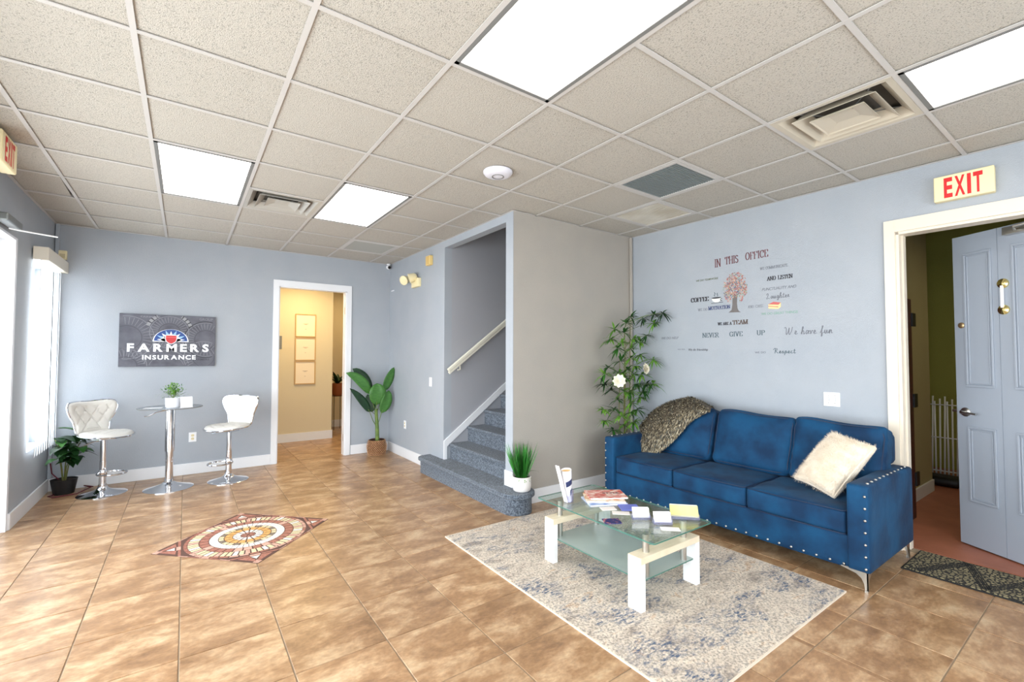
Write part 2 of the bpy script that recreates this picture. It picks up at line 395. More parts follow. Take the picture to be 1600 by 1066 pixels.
def air_vent(i, j, label, col):
    t = empty('air_vent', ((i+.5)*GC, (j+.5)*GC, H), 0, label, 'vent', None)
    def frus(bm, s0, z0, s1, z1, th=.004):
        for k in range(4):
            R_ = Matrix.Rotation(k*PI/2, 4, 'Z')
            q = [(-s0,-s0,z0),(s0,-s0,z0),(s1,-s1,z1),(-s1,-s1,z1)]
            a = [bm.verts.new(R_ @ Vector(p)) for p in q]; b = [bm.verts.new(R_ @ Vector((p[0],p[1],p[2]+th))) for p in q]
            bm.faces.new(list(reversed(a))); bm.faces.new(b)
            for e in range(4): bm.faces.new((a[e], a[(e+1)%4], b[(e+1)%4], b[e]))
        return bm
    bm = frus(bmesh.new(), .292, -.002, .262, 0); frus(bm, .262, 0, .215, .05); obj('outer_cone', bm, col, t)
    bm = frus(bmesh.new(), .205, -.006, .195, .0); frus(bm, .195, 0, .14, .052); obj('middle_cone', bm, col, t)
    bm = frus(bmesh.new(), .135, -.008, .128, -.001); frus(bm, .128, -.001, .06, .018); box(bm, -.062, .062, -.062, .062, .018, .022); obj('center_plate', bm, col, t)
    for k in range(4):
        a = PI/4+k*PI/2; obj('bracket', tube(bmesh.new(), [(.08*math.cos(a), .08*math.sin(a), .02), (.30*math.cos(a), .30*math.sin(a), .052)], .003, 6), M['greym'], t)
    obj('duct', boxes((-.29, .29, -.29, .29, .075, .08), (-.29, -.28, -.29, .29, .05, .08), (.28, .29, -.29, .29, .05, .08), (-.29, .29, -.29, -.28, .05, .08), (-.29, .29, .28, .29, .05, .08)), DUCT, t)
VM = mat('vent_enamel', (196,186,168), .35); VM2 = mat('vent_enamel_grey', (180,176,168), .35)
air_vent(3, -3, 'large square air vent of nested cones beside the rightmost ceiling light', VM)
air_vent(-1, 3, 'small square air vent of nested cones between the two far ceiling lights', VM2)
def ret(i, j, label, mm, seg=10):
    t = empty('return_grille', ((i+.5)*GC, (j+.5)*GC, H), 0, label, 'grille')
    h = GC/2-.013; f = .03
    obj('frame', boxes((-h, h, -h, -h+f, -.002, .01), (-h, h, h-f, h, -.002, .01), (-h, -h+f, -h+f, h-f, -.002, .01), (h-f, h, -h+f, h-f, -.002, .01)), M['tbar'], t)
    obj('plate', B(-h+f, h-f, -h+f, h-f, .008, .012), mm, t)
    bm = bmesh.new(); n = 26
    for k in range(n):
        q = -h+f+(k+.5)*(2*(h-f))/n; box(bm, -h+f, h-f, q-.002, q+.002, .002, .008)
    tag(obj('slats', bm, mm, t), kind='stuff')
ret(3, -1, 'dark grey square ceiling return grille above the short wall end', mat('dark_grille', (128,136,136), .5))
ret(4, 0, 'pale stained square ceiling grille next to the corner conduit', mat('pale_grille', (218,214,204), .6, c2=(196,188,172), scale=3))
ret(1, 5, 'faint grey ceiling grille near the back corner camera', mat('grey_grille', (170,168,162), .6))
t = empty('ceiling_sensor', (.908, .331, H), 0, 'round white ceiling disc sensor on a plain tile', 'sensor')
obj('base', lathe(bmesh.new(), [(.112,.003),(.112,-.008),(.10,-.024),(.07,-.034),(.0001,-.037)], 40), mat('sensor_white', (226,224,232), .3), t)
obj('ring', lathe(bmesh.new(), [(.045,-.034),(.047,-.0385),(.041,-.039),(.038,-.035)], 32, cap=False), M['greym'], t)
# ------------------------------------------------------------------ door frames
def frame_box(parent_name, bm, m): return struct(parent_name, bm, m)
bm = bmesh.new()
for y0, y1 in ((YB-.018, YB), (YB+W, YB+W+.018)):
    box(bm, -.065, .005, y0, y1, 0, 2.465); box(bm, .895, .965, y0, y1, 0, 2.465); box(bm, .005, .895, y0, y1, 2.38, 2.465)
box(bm, .0, .018, YB, YB+W, 0, 2.385); box(bm, .882, .9, YB, YB+W, 0, 2.385); box(bm, .0, .9, YB, YB+W, 2.37, 2.385)
d1 = struct('door_1', bm, M['white'])
for z in (.25, 1.15, 2.1): obj('hinge', B(.8795, .882, YB+.02, YB+.05, z-.05, z+.05), M['steel'], d1)
obj('strike_plate', B(.018, .0205, YB+.02, YB+.05, 1.0, 1.08), M['steel'], d1)
# right door: casing, jamb, open leaf
bm = bmesh.new()
for a in ((DY0-.002, DY0+.063, 0, DZ+.09), (DY1-.085, DY1+.002, 0, DZ+.09), (DY1, DY0, DZ-.002, DZ+.09)): skew_box(bm, *a, 0, .018)
skew_box(bm, DY0-.022, DY0, 0, DZ, -.12, 0); skew_box(bm, DY1, DY1+.022, 0, DZ, -.12, 0); skew_box(bm, DY1, DY0, DZ-.022, DZ, -.12, 0)
skew_box(bm, DY0-.034, DY0-.022, 0, DZ-.022, -.12, -.06)
d2 = struct('door_2', bm, mat('cream_trim', (228,217,200), .4))
DM = mat('pale_blue_door_paint', (160,168,180), .4)
LA, LB = Vector((3.925, -1.655, 0)), Vector((3.49, -2.44, 0)); tt = (LB-LA).normalized(); nn = Vector((tt.y, -tt.x, 0))
if nn.x > 0: nn = -nn
LM = Matrix(((tt.x, nn.x, 0, LA.x), (tt.y, nn.y, 0, LA.y), (0, 0, 1, 0), (0, 0, 0, 1)))
# local: x = across leaf from latch edge, y = out of the seen face, z = up
bm = bmesh.new(); box(bm, 0, .298, -.044, 0, .01, 2.385); box(bm, .303, .885, -.044, 0, .01, 2.385); box(bm, .298, .303, -.044, -.004, .01, 2.385)
leaf = tag(obj('door_leaf', bm, DM, d2), label='pale blue grey panelled door leaf'); leaf.matrix_local = LM
for (a, b_) in ((.075, .262), (.385, .80)):
    for (c, d_) in ((1.215, 2.245), (.345, .915)):
        bm = bmesh.new()
        for k, (off, wd, ht) in enumerate(((0, .016, .010), (.022, .008, .006))):
            x0, x1, z0, z1 = a+off, b_-off, c+off, d_-off
            for q in ((x0, x1, 0, ht, z0, z0+wd), (x0, x1, 0, ht, z1-wd, z1), (x0, x0+wd, 0, ht, z0+wd, z1-wd), (x1-wd, x1, 0, ht, z0+wd, z1-wd)): box(bm, *q)
        obj('panel_moulding', bm, DM, leaf, bevel=.003)
ry = Matrix.Rotation(-PI/2, 4, 'X')
bm = lathe(bmesh.new(), [(.034,0),(.034,.006),(.026,.012),(.012,.014),(.012,.045),(.0001,.047)], 24, M=Matrix.Translation((.062,0,1.02)) @ ry)
tube(bm, [(.062,.042,1.02),(.09,.05,1.018),(.165,.045,1.014)], .009, 10, r2=.007); tube(bm, [(-.02,-.03,1.02),(-.05,-.03,1.02)], .012, 10)
obj('lever_handle', bm, M['steel'], leaf)
obj('deadbolt', lathe(bmesh.new(), [(.022,0),(.022,.008),(.014,.013),(.0001,.014)], 20, M=Matrix.Translation((.052,0,1.69)) @ ry), mat('brass_worn', (190,160,120), .3, .8), leaf)
BR = mat('polished_brass', (232,216,150), .15, 1)
for z in (1.975, 1.785):
    obj('surface_bolt', lathe(bmesh.new(), [(.036,0),(.034,.008),(.016,.014),(.0001,.016)], 20, M=Matrix.Translation((.33,0,z)) @ ry), BR, leaf)
obj('surface_bolt_bar', B(.322, .338, .004, .02, 1.80, 1.96), M['plastic'], leaf, bevel=.003)
bm = B(.37, .66, .0, .055, 2.31, 2.365); tube(bm, [(.45,.06,2.33),(.52,.17,2.33),(.80,.10,2.36)], .009, 8)
obj('door_closer', bm, M['steel'], leaf, bevel=.008)
# dark door of the store room, three hinges
d3 = struct('door_3', B(3.64, 4.33, -1.30, -1.255, .01, 1.965), mat('dark_red_brown_door', (74,32,26), .5, c2=(58,24,20), scale=6, stretch=(1,1,6)))
for z in (.35, 1.05, 1.78): obj('hinge', boxes((4.31, 4.40, -1.315, -1.30, z-.06, z+.06)), M['black'], d3)
struct('trim_3', B(4.345, 4.43, -1.17, -1.15, 0, 2.05), M['tan'])
# ------------------------------------------------------------------ entrance on the left (storefront) and window 1
AL = mat('storefront_frame', (226,226,220), .35)
GL = glass('clear_glass', (.98, .99, .99, 1))
bm = bmesh.new(); X0, X1 = XL-.2, XL-.13
for y in (2.93, 1.95, .95, -.6, -2.2, YN+.05): box(bm, X0, X1, y-.05, y+.0, 0, 2.42)
for y0, y1 in ((1.95, 2.88), (.95, 1.9), (-.6, .9), (-2.2, -.65), (YN+.05, -2.25)):
    box(bm, X0, X1, y0, y1, 2.34, 2.42); box(bm, X0, X1, y0, y1, 0, .12)
w2 = struct('window_2', bm, AL)
for y0, y1 in ((1.95, 2.88), (.95, 1.9), (-.6, .9), (-2.2, -.65), (YN+.05, -2.25)):
    tag(obj('pane', B(XL-.17, XL-.163, y0, y1, .12, 2.34), GL, w2), kind='structure')
struct('trim_4', boxes((XL-.125, XL, 2.93, 2.98, .0, 2.42), (XL-.2, XL-.001, YN, 2.98, 2.40, 2.42)), mat('reveal_white', (232,234,240), .4))
w1 = struct('window_1', boxes((XL-.18, XL-.13, 3.46, 3.51, .55, 2.34), (XL-.18, XL-.13, 4.15, 4.2, .55, 2.34), (XL-.18, XL-.13, 3.51, 4.15, .55, .60), (XL-.18, XL-.13, 3.51, 4.15, 2.29, 2.34)), AL)
obj('pane', B(XL-.16, XL-.155, 3.51, 4.15, .60, 2.29), GL, w1)
w3 = struct('added_window', boxes((-1.6, 2.8, YN-.1, YN-.04, .4, .46), (-1.6, 2.8, YN-.1, YN-.04, 2.54, 2.6), (-1.6, -1.54, YN-.1, YN-.04, .46, 2.54), (2.74, 2.8, YN-.1, YN-.04, .46, 2.54), (.57, .63, YN-.1, YN-.04, .46, 2.54)), AL)  # unseen window added behind the camera so the front fill can enter
for a_, b_ in ((-1.54, .57), (.63, 2.74)): tag(obj('pane', B(a_, b_, YN-.075, YN-.068, .46, 2.54), GL, w3), kind='structure')
# vertical blinds: vanes are translucent fabric
VT = bpy.data.materials.new('translucent_vane'); VT.use_nodes = True; nt = VT.node_tree; nt.nodes.clear()
_o = nt.nodes.new('ShaderNodeOutputMaterial'); _d = nt.nodes.new('ShaderNodeBsdfDiffuse'); _t = nt.nodes.new('ShaderNodeBsdfTranslucent'); _m = nt.nodes.new('ShaderNodeMixShader')
_d.inputs[0].default_value = (.9,.9,.9,1); _t.inputs[0].default_value = (.95,.95,.95,1); _m.inputs[0].default_value = .6
nt.links.new(_d.outputs[0], _m.inputs[1]); nt.links.new(_t.outputs[0], _m.inputs[2]); nt.links.new(_m.outputs[0], _o.inputs[0])
bl = empty('vertical_blinds', (XL+.06, 3.83, 2.4), 0, 'white vertical blinds glowing in the window beside the corner', 'blinds')
obj('valance', boxes((-.05, .055, -.44, .44, -.075, .045)), mat('valance_cream', (232,226,212), .5), bl, bevel=.004)
vane = None
for k in range(10):
    y = -.405+k*.09
    if vane is None:
        vane = obj('vane', B(-.0008, .0008, -.051, .051, -1.89, -.07), VT, bl); vane.location = (0, y, 0)
        vane.rotation_euler = (0, 0, .12); o = vane
    else: o = inst(vane, 'vane', bl); o.location = (.0, y, 0)
# ------------------------------------------------------------------ text tools
def text_bm(s, h, bold=0., shear=0, xs_=1, spacing=1., ext=.0):
    """sans lettering from the built-in font as mesh, origin at left baseline, height h for capitals; lies in XY"""
    c = bpy.data.curves.new('txt', 'FONT'); c.body = s; c.size = h/.70; c.offset = bold*h; c.shear = shear; c.space_character = spacing
    c.resolution_u = 3
    if ext: c.extrude = ext
    o = bpy.data.objects.new('txt', c); COL.objects.link(o); bpy.context.view_layer.update()
    me = bpy.data.meshes.new_from_object(o, depsgraph=bpy.context.evaluated_depsgraph_get())
    bm = bmesh.new(); bm.from_mesh(me); bpy.data.objects.remove(o); bpy.data.curves.remove(c); bpy.data.meshes.remove(me)
    for v in bm.verts: v.co.x *= xs_
    return bm
def width(bm):
    a = [v.co.x for v in bm.verts]; return min(a), max(a)
def arc(cx, cy, rx, ry, a0, a1, n=10):
    return [(cx+rx*math.cos(math.radians(a0+(a1-a0)*i/n)), cy+ry*math.sin(math.radians(a0+(a1-a0)*i/n))) for i in range(n+1)]
SER = {  # width, strokes, serif feet (x, y)
'I': (.36, [[(.18,0),(.18,1)]], [(.18,0),(.18,1)]),
'N': (.86, [[(.14,0),(.14,1)],[(.14,1),(.70,0)],[(.70,0),(.70,1)]], [(.14,0),(.14,1),(.70,1)]),
'T': (.74, [[(.37,0),(.37,1)],[(.04,.97),(.70,.97)],[(.05,.97),(.05,.74)],[(.69,.97),(.69,.74)]], [(.37,0)]),
'H': (.84, [[(.15,0),(.15,1)],[(.69,0),(.69,1)],[(.15,.5),(.69,.5)]], [(.15,0),(.15,1),(.69,0),(.69,1)]),
'S': (.60, [arc(.3,.75,.22,.23,20,270)+arc(.3,.25,.22,.25,90,-160)], []),
'O': (.80, [arc(.4,.5,.32,.5,0,360,20)], []),
'D': (.80, [[(.15,0),(.15,1)], [(.1,1),(.35,1)]+arc(.35,.5,.36,.5,90,-90,12)+[(.1,0)]], []),
'F': (.66, [[(.15,0),(.15,1)],[(.08,.98),(.60,.98)],[(.15,.52),(.45,.52)],[(.59,.98),(.59,.74)]], [(.15,0)]),
'E': (.68, [[(.15,0),(.15,1)],[(.08,.98),(.60,.98)],[(.15,.52),(.45,.52)],[(.08,.02),(.62,.02)],[(.59,.98),(.59,.74)],[(.61,.02),(.61,.26)]], []),
'C': (.74, [arc(.4,.5,.32,.5,40,320,16),[(.64,.98),(.64,.66)]], []),
'V': (.76, [[(.10,1),(.38,0)],[(.38,0),(.64,1)]], [(.10,1),(.64,1)]),
'R': (.80, [[(.15,0),(.15,1)],[(.1,1),(.38,1)]+arc(.38,.76,.22,.24,90,-90)+[(.15,.52)],[(.38,.52),(.70,0)]], [(.15,0),(.70,0)]),
'P': (.72, [[(.15,0),(.15,1)],[(.1,1),(.38,1)]+arc(.38,.75,.24,.25,90,-90)+[(.15,.5)]], [(.15,0)]),
'G': (.80, [arc(.4,.5,.32,.5,40,330,16),[(.67,.02),(.67,.42)],[(.64,.98),(.64,.70)]], [(.67,.42)]),
'U': (.82, [[(.15,1),(.15,.3)]+arc(.40,.3,.25,.3,180,360)+[(.65,1)]], [(.15,1),(.65,1)]),
'M': (1.0, [[(.13,0),(.13,1)],[(.13,1),(.48,0)],[(.48,0),(.84,1)],[(.84,0),(.84,1)]], [(.13,0),(.84,0),(.13,1),(.84,1)]),
'A': (.80, [[(.10,0),(.40,1)],[(.40,1),(.70,0)],[(.22,.36),(.58,.36)]], [(.10,0),(.70,0)]),
'W': (1.1, [[(.08,1),(.30,0)],[(.30,0),(.54,1)],[(.54,1),(.76,0)],[(.76,0),(.98,1)]], [(.08,1),(.98,1)]),
'L': (.66, [[(.15,0),(.15,1)],[(.08,.02),(.60,.02)],[(.59,.02),(.59,.28)]], [(.15,1)]),
'K': (.80, [[(.15,0),(.15,1)],[(.15,.4),(.66,1)],[(.30,.56),(.70,0)]], [(.15,0),(.15,1),(.70,0),(.66,1)]),
'Y': (.76, [[(.38,0),(.38,.45)],[(.38,.45),(.08,1)],[(.38,.45),(.66,1)]], [(.38,0),(.08,1),(.66,1)]),
' ': (.5, [], [])}
CUR = {  # single-stroke cursive
'W': (1.3, [[(.05,.9),(.2,1),(.3,.8),(.25,.1),(.32,.0),(.5,.3),(.68,.9),(.62,.1),(.72,.0),(.95,.4),(1.1,1.0)]]),
'L': (.8, [[(.1,.7),(.3,1),(.45,.9),(.3,.3),(.1,.05),(.25,.0),(.5,.12),(.7,.0)]]),
'R': (.9, [[(.3,.0),(.4,.9)],[(.05,.7),(.3,1),(.65,.9),(.6,.6),(.4,.5),(.6,.2),(.8,.0)]]),
'e': (.42, [[(0,.1),(.25,.25),(.3,.4),(.18,.48),(.08,.25),(.18,.0),(.42,.12)]]),
'a': (.5, [[(.4,.42),(.2,.48),(.06,.2),(.16,.0),(.36,.3),(.42,.46),(.38,.05),(.5,.08)]]),
'h': (.52, [[(0,.1),(.3,.8),(.28,1),(.18,.9),(.1,0)],[(.12,.3),(.3,.48),(.36,.3),(.34,.0),(.52,.1)]]),
'v': (.42, [[(0,.35),(.1,.46),(.14,.0),(.34,.46),(.42,.4)]]),
'f': (.42, [[(0,.1),(.3,.8),(.36,1),(.26,1.0),(.1,-.35),(.2,-.3),(.24,.1),(.42,.14)]]),
'u': (.5, [[(0,.1),(.12,.46),(.1,.06),(.2,.0),(.36,.46),(.36,.04),(.5,.08)]]),
'n': (.5, [[(0,.1),(.12,.46),(.1,.0),(.26,.46),(.36,.4),(.36,.04),(.5,.08)]]),
'g': (.5, [[(.4,.42),(.2,.48),(.06,.2),(.2,.02),(.42,.46),(.3,-.35),(.12,-.3),(.5,.1)]]),
't': (.36, [[(.2,.8),(.12,.1),(.2,.0),(.36,.1)],[(.02,.55),(.34,.58)]]),
'r': (.36, [[(0,.1),(.14,.5),(.24,.42),(.2,.06),(.36,.08)]]),
's': (.36, [[(0,.1),(.2,.48),(.26,.1),(.1,.0),(.36,.08)]]),
'p': (.48, [[(.16,.46),(.04,-.35)],[(.12,.3),(.3,.48),(.38,.25),(.2,.02),(.48,.1)]]),
'c': (.40, [[(.3,.42),(.15,.46),(.06,.2),(.18,.0),(.40,.1)]]),
' ': (.4, [])}
def pen(bm, pts, wv, wh, fn, th):
    for (ax, ay), (bx, by) in zip(pts, pts[1:]):
        d = Vector((bx-ax, by-ay)); L = d.length
        if L < 1e-6: continue
        wd = wh+(wv-wh)*abs(d.y)/L; d /= L; n = Vector((-d.y, d.x))*wd/2; e = d*(wh*.3)
        q = [(ax-e.x+n.x, ay-e.y+n.y), (ax-e.x-n.x, ay-e.y-n.y), (bx+e.x-n.x, by+e.y-n.y), (bx+e.x+n.x, by+e.y+n.y)]
        prism(bm, q, fn, 0, th)
def pen_text(bm, s, fn, wv=.16, wh=.045, serif=.24, table=None, th=.001):
    table = table or SER; x = 0; out = []
    for ch in s:
        wd, st = table[ch][0], table[ch][1]
        for p in st: out.append(([(a+x, b) for a, b in p], False))
        if len(table[ch]) > 2:
            for a, b in table[ch][2]: out.append(([(x+a-serif/2, b), (x+a+serif/2, b)], True))
        x += wd+.02
    tot = x
    for p, isf in out: pen(bm, p, wv, wh*(1.4 if isf else 1), lambda u, v, d: fn(u/tot, v, d), th)
    return tot
def on_sofa_wall(y0, z0, y1, h):
    """maps unit text (0..1 across, cap height 1) onto the sofa wall from y0 to y1"""
    return lambda u, v, d: sw(y0+(y1-y0)*u, z0+v*h, .0006+d)
def decal_serif(name, s, y0, y1, z, h, m, label, wv=.16, wh=.05, serif=.24, th=.001, group=None):
    bm = bmesh.new(); pen_text(bm, s, on_sofa_wall(y0, z, y1, h), wv, wh, serif, th=th)
    return tag(obj(name, bm, m), label, 'decal', group)
def decal_sans(s, y0, y1, z, h, m, label, bold=0., shear=0, bm=None, link=True):
    t_ = text_bm(s, h, bold, shear); a, b = width(t_); fn = on_sofa_wall(y0, z, y1, 1)
    ret_ = bmesh.ops.extrude_face_region(t_, geom=t_.faces[:])
    vs = [g for g in ret_['geom'] if isinstance(g, bmesh.types.BMVert)]
    for v in vs: v.co.z += .001
    for v in t_.verts: v.co = fn((v.co.x-a)/(b-a), v.co.y, v.co.z)
    bmesh.ops.recalc_face_normals(t_, faces=t_.faces[:])
    return tag(obj('wall_decal', t_, m), label, 'decal')
# ------------------------------------------------------------------ lettering on the sofa wall
D = {k: mat('decal_'+k, c, .5) for k, c in dict(maroon=(104,44,48), dark=(48,46,52), olive=(96,104,70), navy=(44,58,108), teal=(62,84,92), grey=(112,114,122), pale=(128,168,148), brown=(92,76,68)).items()}
TG = 'title words of the office wall lettering'
decal_serif('wall_decal', 'IN', -.008, -.075, 2.345, .078, D['maroon'], 'maroon serif word IN, first word of the wall title')
decal_serif('wall_decal', 'THIS', -.115, -.248, 2.358, .072, D['maroon'], 'maroon serif word THIS in the middle of the wall title')
decal_serif('wall_decal', 'OFFICE', -.314, -.522, 2.368, .068, D['maroon'], 'maroon serif word OFFICE ending the wall title')
decal_sans('WE DO TEAMWORK', .194, -.045, 2.222, .020, D['olive'], 'small olive wall words WE DO TEAMWORK left of the tree', .01)
decal_serif('wall_decal', 'WE COMMUNICATE', -.447, -.682, 2.252, .024, D['grey'], 'thin grey wall words WE COMMUNICATE right below the title', .12, .06, .2)
decal_serif('wall_decal', 'AND LISTEN', -.508, -.722, 2.145, .034, D['dark'], 'bold dark wall words AND LISTEN', .21, .08, .34)
decal_sans('PUNCTUALITY AND', -.461, -.750, 2.054, .026, D['grey'], 'thin slanted grey wall words PUNCTUALITY AND', 0, .3)
decal_serif('wall_decal', 'COFFEE', .253, .058, 2.012, .044, D['dark'], 'bold black wall word COFFEE beside the drawn cup', .27, .05, .2)
decal_serif('wall_decal', 'WE DO', .176, .074, 1.914, .026, D['grey'], 'small grey wall words WE DO before MOTIVATION', .12, .05, .24)
decal_serif('wall_decal', 'MOTIVATION', .062, -.162, 1.917, .034, D['navy'], 'bold navy wall word MOTIVATION against the tree trunk', .19, .07, .32)
decal_serif('wall_decal', 'AND CAKE', -.331, -.470, 1.904, .025, D['grey'], 'small grey wall words AND CAKE', .10, .04, .24)
decal_sans('WE DO GREAT THINGS', -.452, -.757, 1.829, .022, D['pale'], 'pale green wall words WE DO GREAT THINGS', .01)
decal_serif('wall_decal', 'WE ARE A', -.035, -.174, 1.756, .027, D['dark'], 'small bold wall words WE ARE A before TEAM', .26, .10, .34)
decal_serif('wall_decal', 'TEAM', -.183, -.330, 1.756, .040, D['brown'], 'large brown wall word TEAM under the tree', .22, .08, .36)
decal_serif('wall_decal', 'NEVER', .130, -.045, 1.637, .046, D['teal'], 'spaced teal serif wall word NEVER', .15, .05, .24)
decal_serif('wall_decal', 'GIVE', -.150, -.279, 1.641, .044, D['teal'], 'spaced teal serif wall word GIVE', .15, .05, .24)
decal_serif('wall_decal', 'UP', -.408, -.484, 1.645, .043, D['teal'], 'spaced teal serif wall word UP', .15, .05, .24)
decal_sans('WE DO HELP', .612, .402, 1.632, .026, D['grey'], 'grey wall words WE DO HELP nearest the tall leafy plant', .0, .15)
decal_sans('WE DO', .416, .330, 1.512, .013, D['grey'], 'tiny grey wall words low on the left by the plant', 0)
decal_sans('We do friendship', .288, .072, 1.503, .024, D['dark'], 'small dark wall words We do friendship', 0, .2)
decal_sans('WE DO', -.390, -.485, 1.474, .017, D['grey'], 'small grey wall words before the cursive word Respect', 0)
def cursive(s, y0, y1, z, h, m, label, wv=.09, wh=.06):
    bm = bmesh.new(); pen_text(bm, s, on_sofa_wall(y0, z, y1, h), wv, wh, table=CUR); return tag(obj('wall_decal', bm, m), label, 'decal')
cursive('Laughter', -.494, -.695, 1.975, .050, D['grey'], 'grey cursive wall word Laughter above the little cake')
cursive('Respect', -.549, -.737, 1.474, .046, D['teal'], 'cursive wall word Respect, lowest of the lettering')
cursive('We have fun', -.645, -1.018, 1.640, .066, D['grey'], 'large grey cursive wall words We have fun')
# drawn tree
tr = empty('tree_decal', (0,0,0), 0, 'drawn tree with grey brown trunk and coral and blue leaves on the sofa wall', 'decal')
TRM = mat('decal_trunk', (112,106,104), .6)
bm = bmesh.new()
fnw = lambda u, v, d: sw(u, v, .0006+d)
prism(bm, [(-.145,1.876),(-.265,1.872),(-.245,1.885),(-.233,1.91),(-.228,1.96),(-.232,2.02),(-.248,2.055),(-.225,2.035),(-.212,2.06),(-.205,2.035),(-.19,2.045),(-.178,2.07),(-.186,2.02),(-.184,1.95),(-.175,1.90)], fnw, 0, .0008)
rng = random.Random(4)
def branch(p, a, L, w, dep):
    q = (p[0]+math.cos(a)*L, p[1]+math.sin(a)*L)
    d = Vector((-math.sin(a), math.cos(a)))*w/2
    prism(bm, [(p[0]+d.x, p[1]+d.y), (p[0]-d.x, p[1]-d.y), (q[0]-d.x*.6, q[1]-d.y*.6), (q[0]+d.x*.6, q[1]+d.y*.6)], fnw, 0, .0006)
    if dep:
        for s in (-.5, .1, .55): branch(q, a+s+rng.uniform(-.2,.2), L*.72, w*.6, dep-1)
for a, L in ((PI/2+.5, .06), (PI/2, .07), (PI/2-.5, .06), (PI/2+1.05, .045), (PI/2-1.05, .045)): branch((-.21, 2.035), a, L, .008, 3)
obj('trunk', bm, TRM, tr)
LC = [mat('decal_leaf_%s' % n, c, .6) for n, c in (('coral',(186,122,108)),('peach',(204,172,152)),('blue',(98,112,136)),('rose',(170,92,92)),('sage',(150,166,140)))]
bm = bmesh.new()
for k in range(420):
    a = rng.uniform(0, 2*PI); r = math.sqrt(rng.random()); u = -.212+.118*r*math.cos(a)*(1.0); v = 2.11+.155*r*math.sin(a)
    if v < 2.02 and abs(u+.21) < .04: continue
    b_ = rng.uniform(0, PI); l, w_ = rng.uniform(.008,.014), rng.uniform(.003,.0055); c_, s_ = math.cos(b_), math.sin(b_)
    prism(bm, [(u+c_*l, v+s_*l), (u-s_*w_, v+c_*w_), (u-c_*l, v-s_*l), (u+s_*w_, v-c_*w_)], fnw, .0008, .0014+.0001*(k % 3), mi=rng.choice([0,0,1,1,2,3,4]))
tag(obj('leaves', bm, LC, tr), kind='stuff')
# coffee cup and cake drawings
cp = empty('cup_decal', (0,0,0), 0, 'small drawn coffee cup with steam beside the word COFFEE', 'decal')
bm = bmesh.new(); prism(bm, [(.028,2.034),(-.075,2.034),(-.068,2.005),(-.045,1.988),(-.01,1.988),(.018,2.005)], fnw, 0, .0006); obj('cup', bm, mat('decal_white', (226,226,222), .5), cp)
bm = bmesh.new(); prism(bm, [(-.023+.052*math.cos(a*PI/8), 2.034+.008*math.sin(a*PI/8)) for a in range(16)][::-1], fnw, .0006, .0012); pen(bm, arc(-.08,2.012,.016,.012,-90,90,6), .006, .006, fnw, .0008)
pen(bm, [(.03,1.982),(-.09,1.986)], .005, .005, fnw, .0008); obj('coffee', bm, D['dark'], cp)
bm = bmesh.new(); pen(bm, [(-.01,2.05),(.0,2.062),(-.012,2.075),(-.002,2.09)], .006, .003, fnw, .0008); pen(bm, [(-.03,2.05),(-.04,2.06),(-.028,2.072),(-.038,2.082)], .006, .003, fnw, .0008); obj('steam', bm, D['teal'], cp)
ck = empty('cake_decal', (0,0,0), 0, 'tiny drawn slice of layered cake with pink icing', 'decal')
bm = bmesh.new(); prism(bm, [(-.515,1.925),(-.56,1.945),(-.622,1.932),(-.60,1.914)], fnw, 0, .0012); prism(bm, [(-.515,1.905),(-.60,1.892),(-.60,1.898),(-.515,1.911)], fnw, 0, .0012); obj('icing', bm, mat('decal_pink', (200,96,92), .5), ck)
bm = bmesh.new(); prism(bm, [(-.515,1.925),(-.60,1.914),(-.60,1.876),(-.515,1.886)], fnw, 0, .0008); prism(bm, [(-.60,1.914),(-.622,1.932),(-.622,1.895),(-.60,1.876)], fnw, 0, .0008); obj('sponge', bm, mat('decal_cream', (232,206,150), .5), ck)
# ------------------------------------------------------------------ framed sign on the back wall
sg = empty('wall_sign', (-1.166, YB, 1.617), 0, 'dark grey canvas sign with white lettering and a sunburst shield above the bar table', 'sign')
SG = mat('sign_print', (72,72,82), .5, c2=(98,98,108), scale=9, lo=.3, hi=.7, detail=6)
obj('canvas', B(-.458, .458, -.032, 0, -.305, .305), SG, sg, bevel=.003)
CL = lambda u, v, d: (u, -.0325-d, v)
def clipx(p): return (max(-.455, min(.455, p[0])), max(-.302, min(.302, p[1])))
RG = [mat('sign_ring_%d' % i, c, .5) for i, c in enumerate(((128,128,136),(52,52,60),(148,148,150)))]
def ring(bm, cx, cy, r0, r1, a0=0, a1=360, n=40, d0=0, d1=.0005, mi=0):
    for i in range(n):
        A, Bb = math.radians(a0+(a1-a0)*i/n), math.radians(a0+(a1-a0)*(i+1)/n)
        q = [(cx+r1*math.cos(A), cy+r1*math.sin(A)), (cx+r1*math.cos(Bb), cy+r1*math.sin(Bb)), (cx+r0*math.cos(Bb), cy+r0*math.sin(Bb)), (cx+r0*math.cos(A), cy+r0*math.sin(A))]
        if all(abs(p[0]) < .455 and abs(p[1]) < .302 for p in q): prism(bm, q, CL, d0, d1, mi)
def spokes(bm, cx, cy, r0, r1, n, w_, mi, d1=.0004, a0=0, a1=360):
    for i in range(n):
        A = math.radians(a0+(a1-a0)*i/n); c_, s_ = math.cos(A), math.sin(A)
        q = [(cx+r0*c_-s_*w_*.5, cy+r0*s_+c_*w_*.5), (cx+r0*c_+s_*w_*.5, cy+r0*s_-c_*w_*.5), (cx+r1*c_+s_*w_, cy+r1*s_-c_*w_), (cx+r1*c_-s_*w_, cy+r1*s_+c_*w_)]
        if all(abs(p[0]) < .455 and abs(p[1]) < .302 for p in q): prism(bm, q, CL, 0, d1, mi)
bm = bmesh.new()
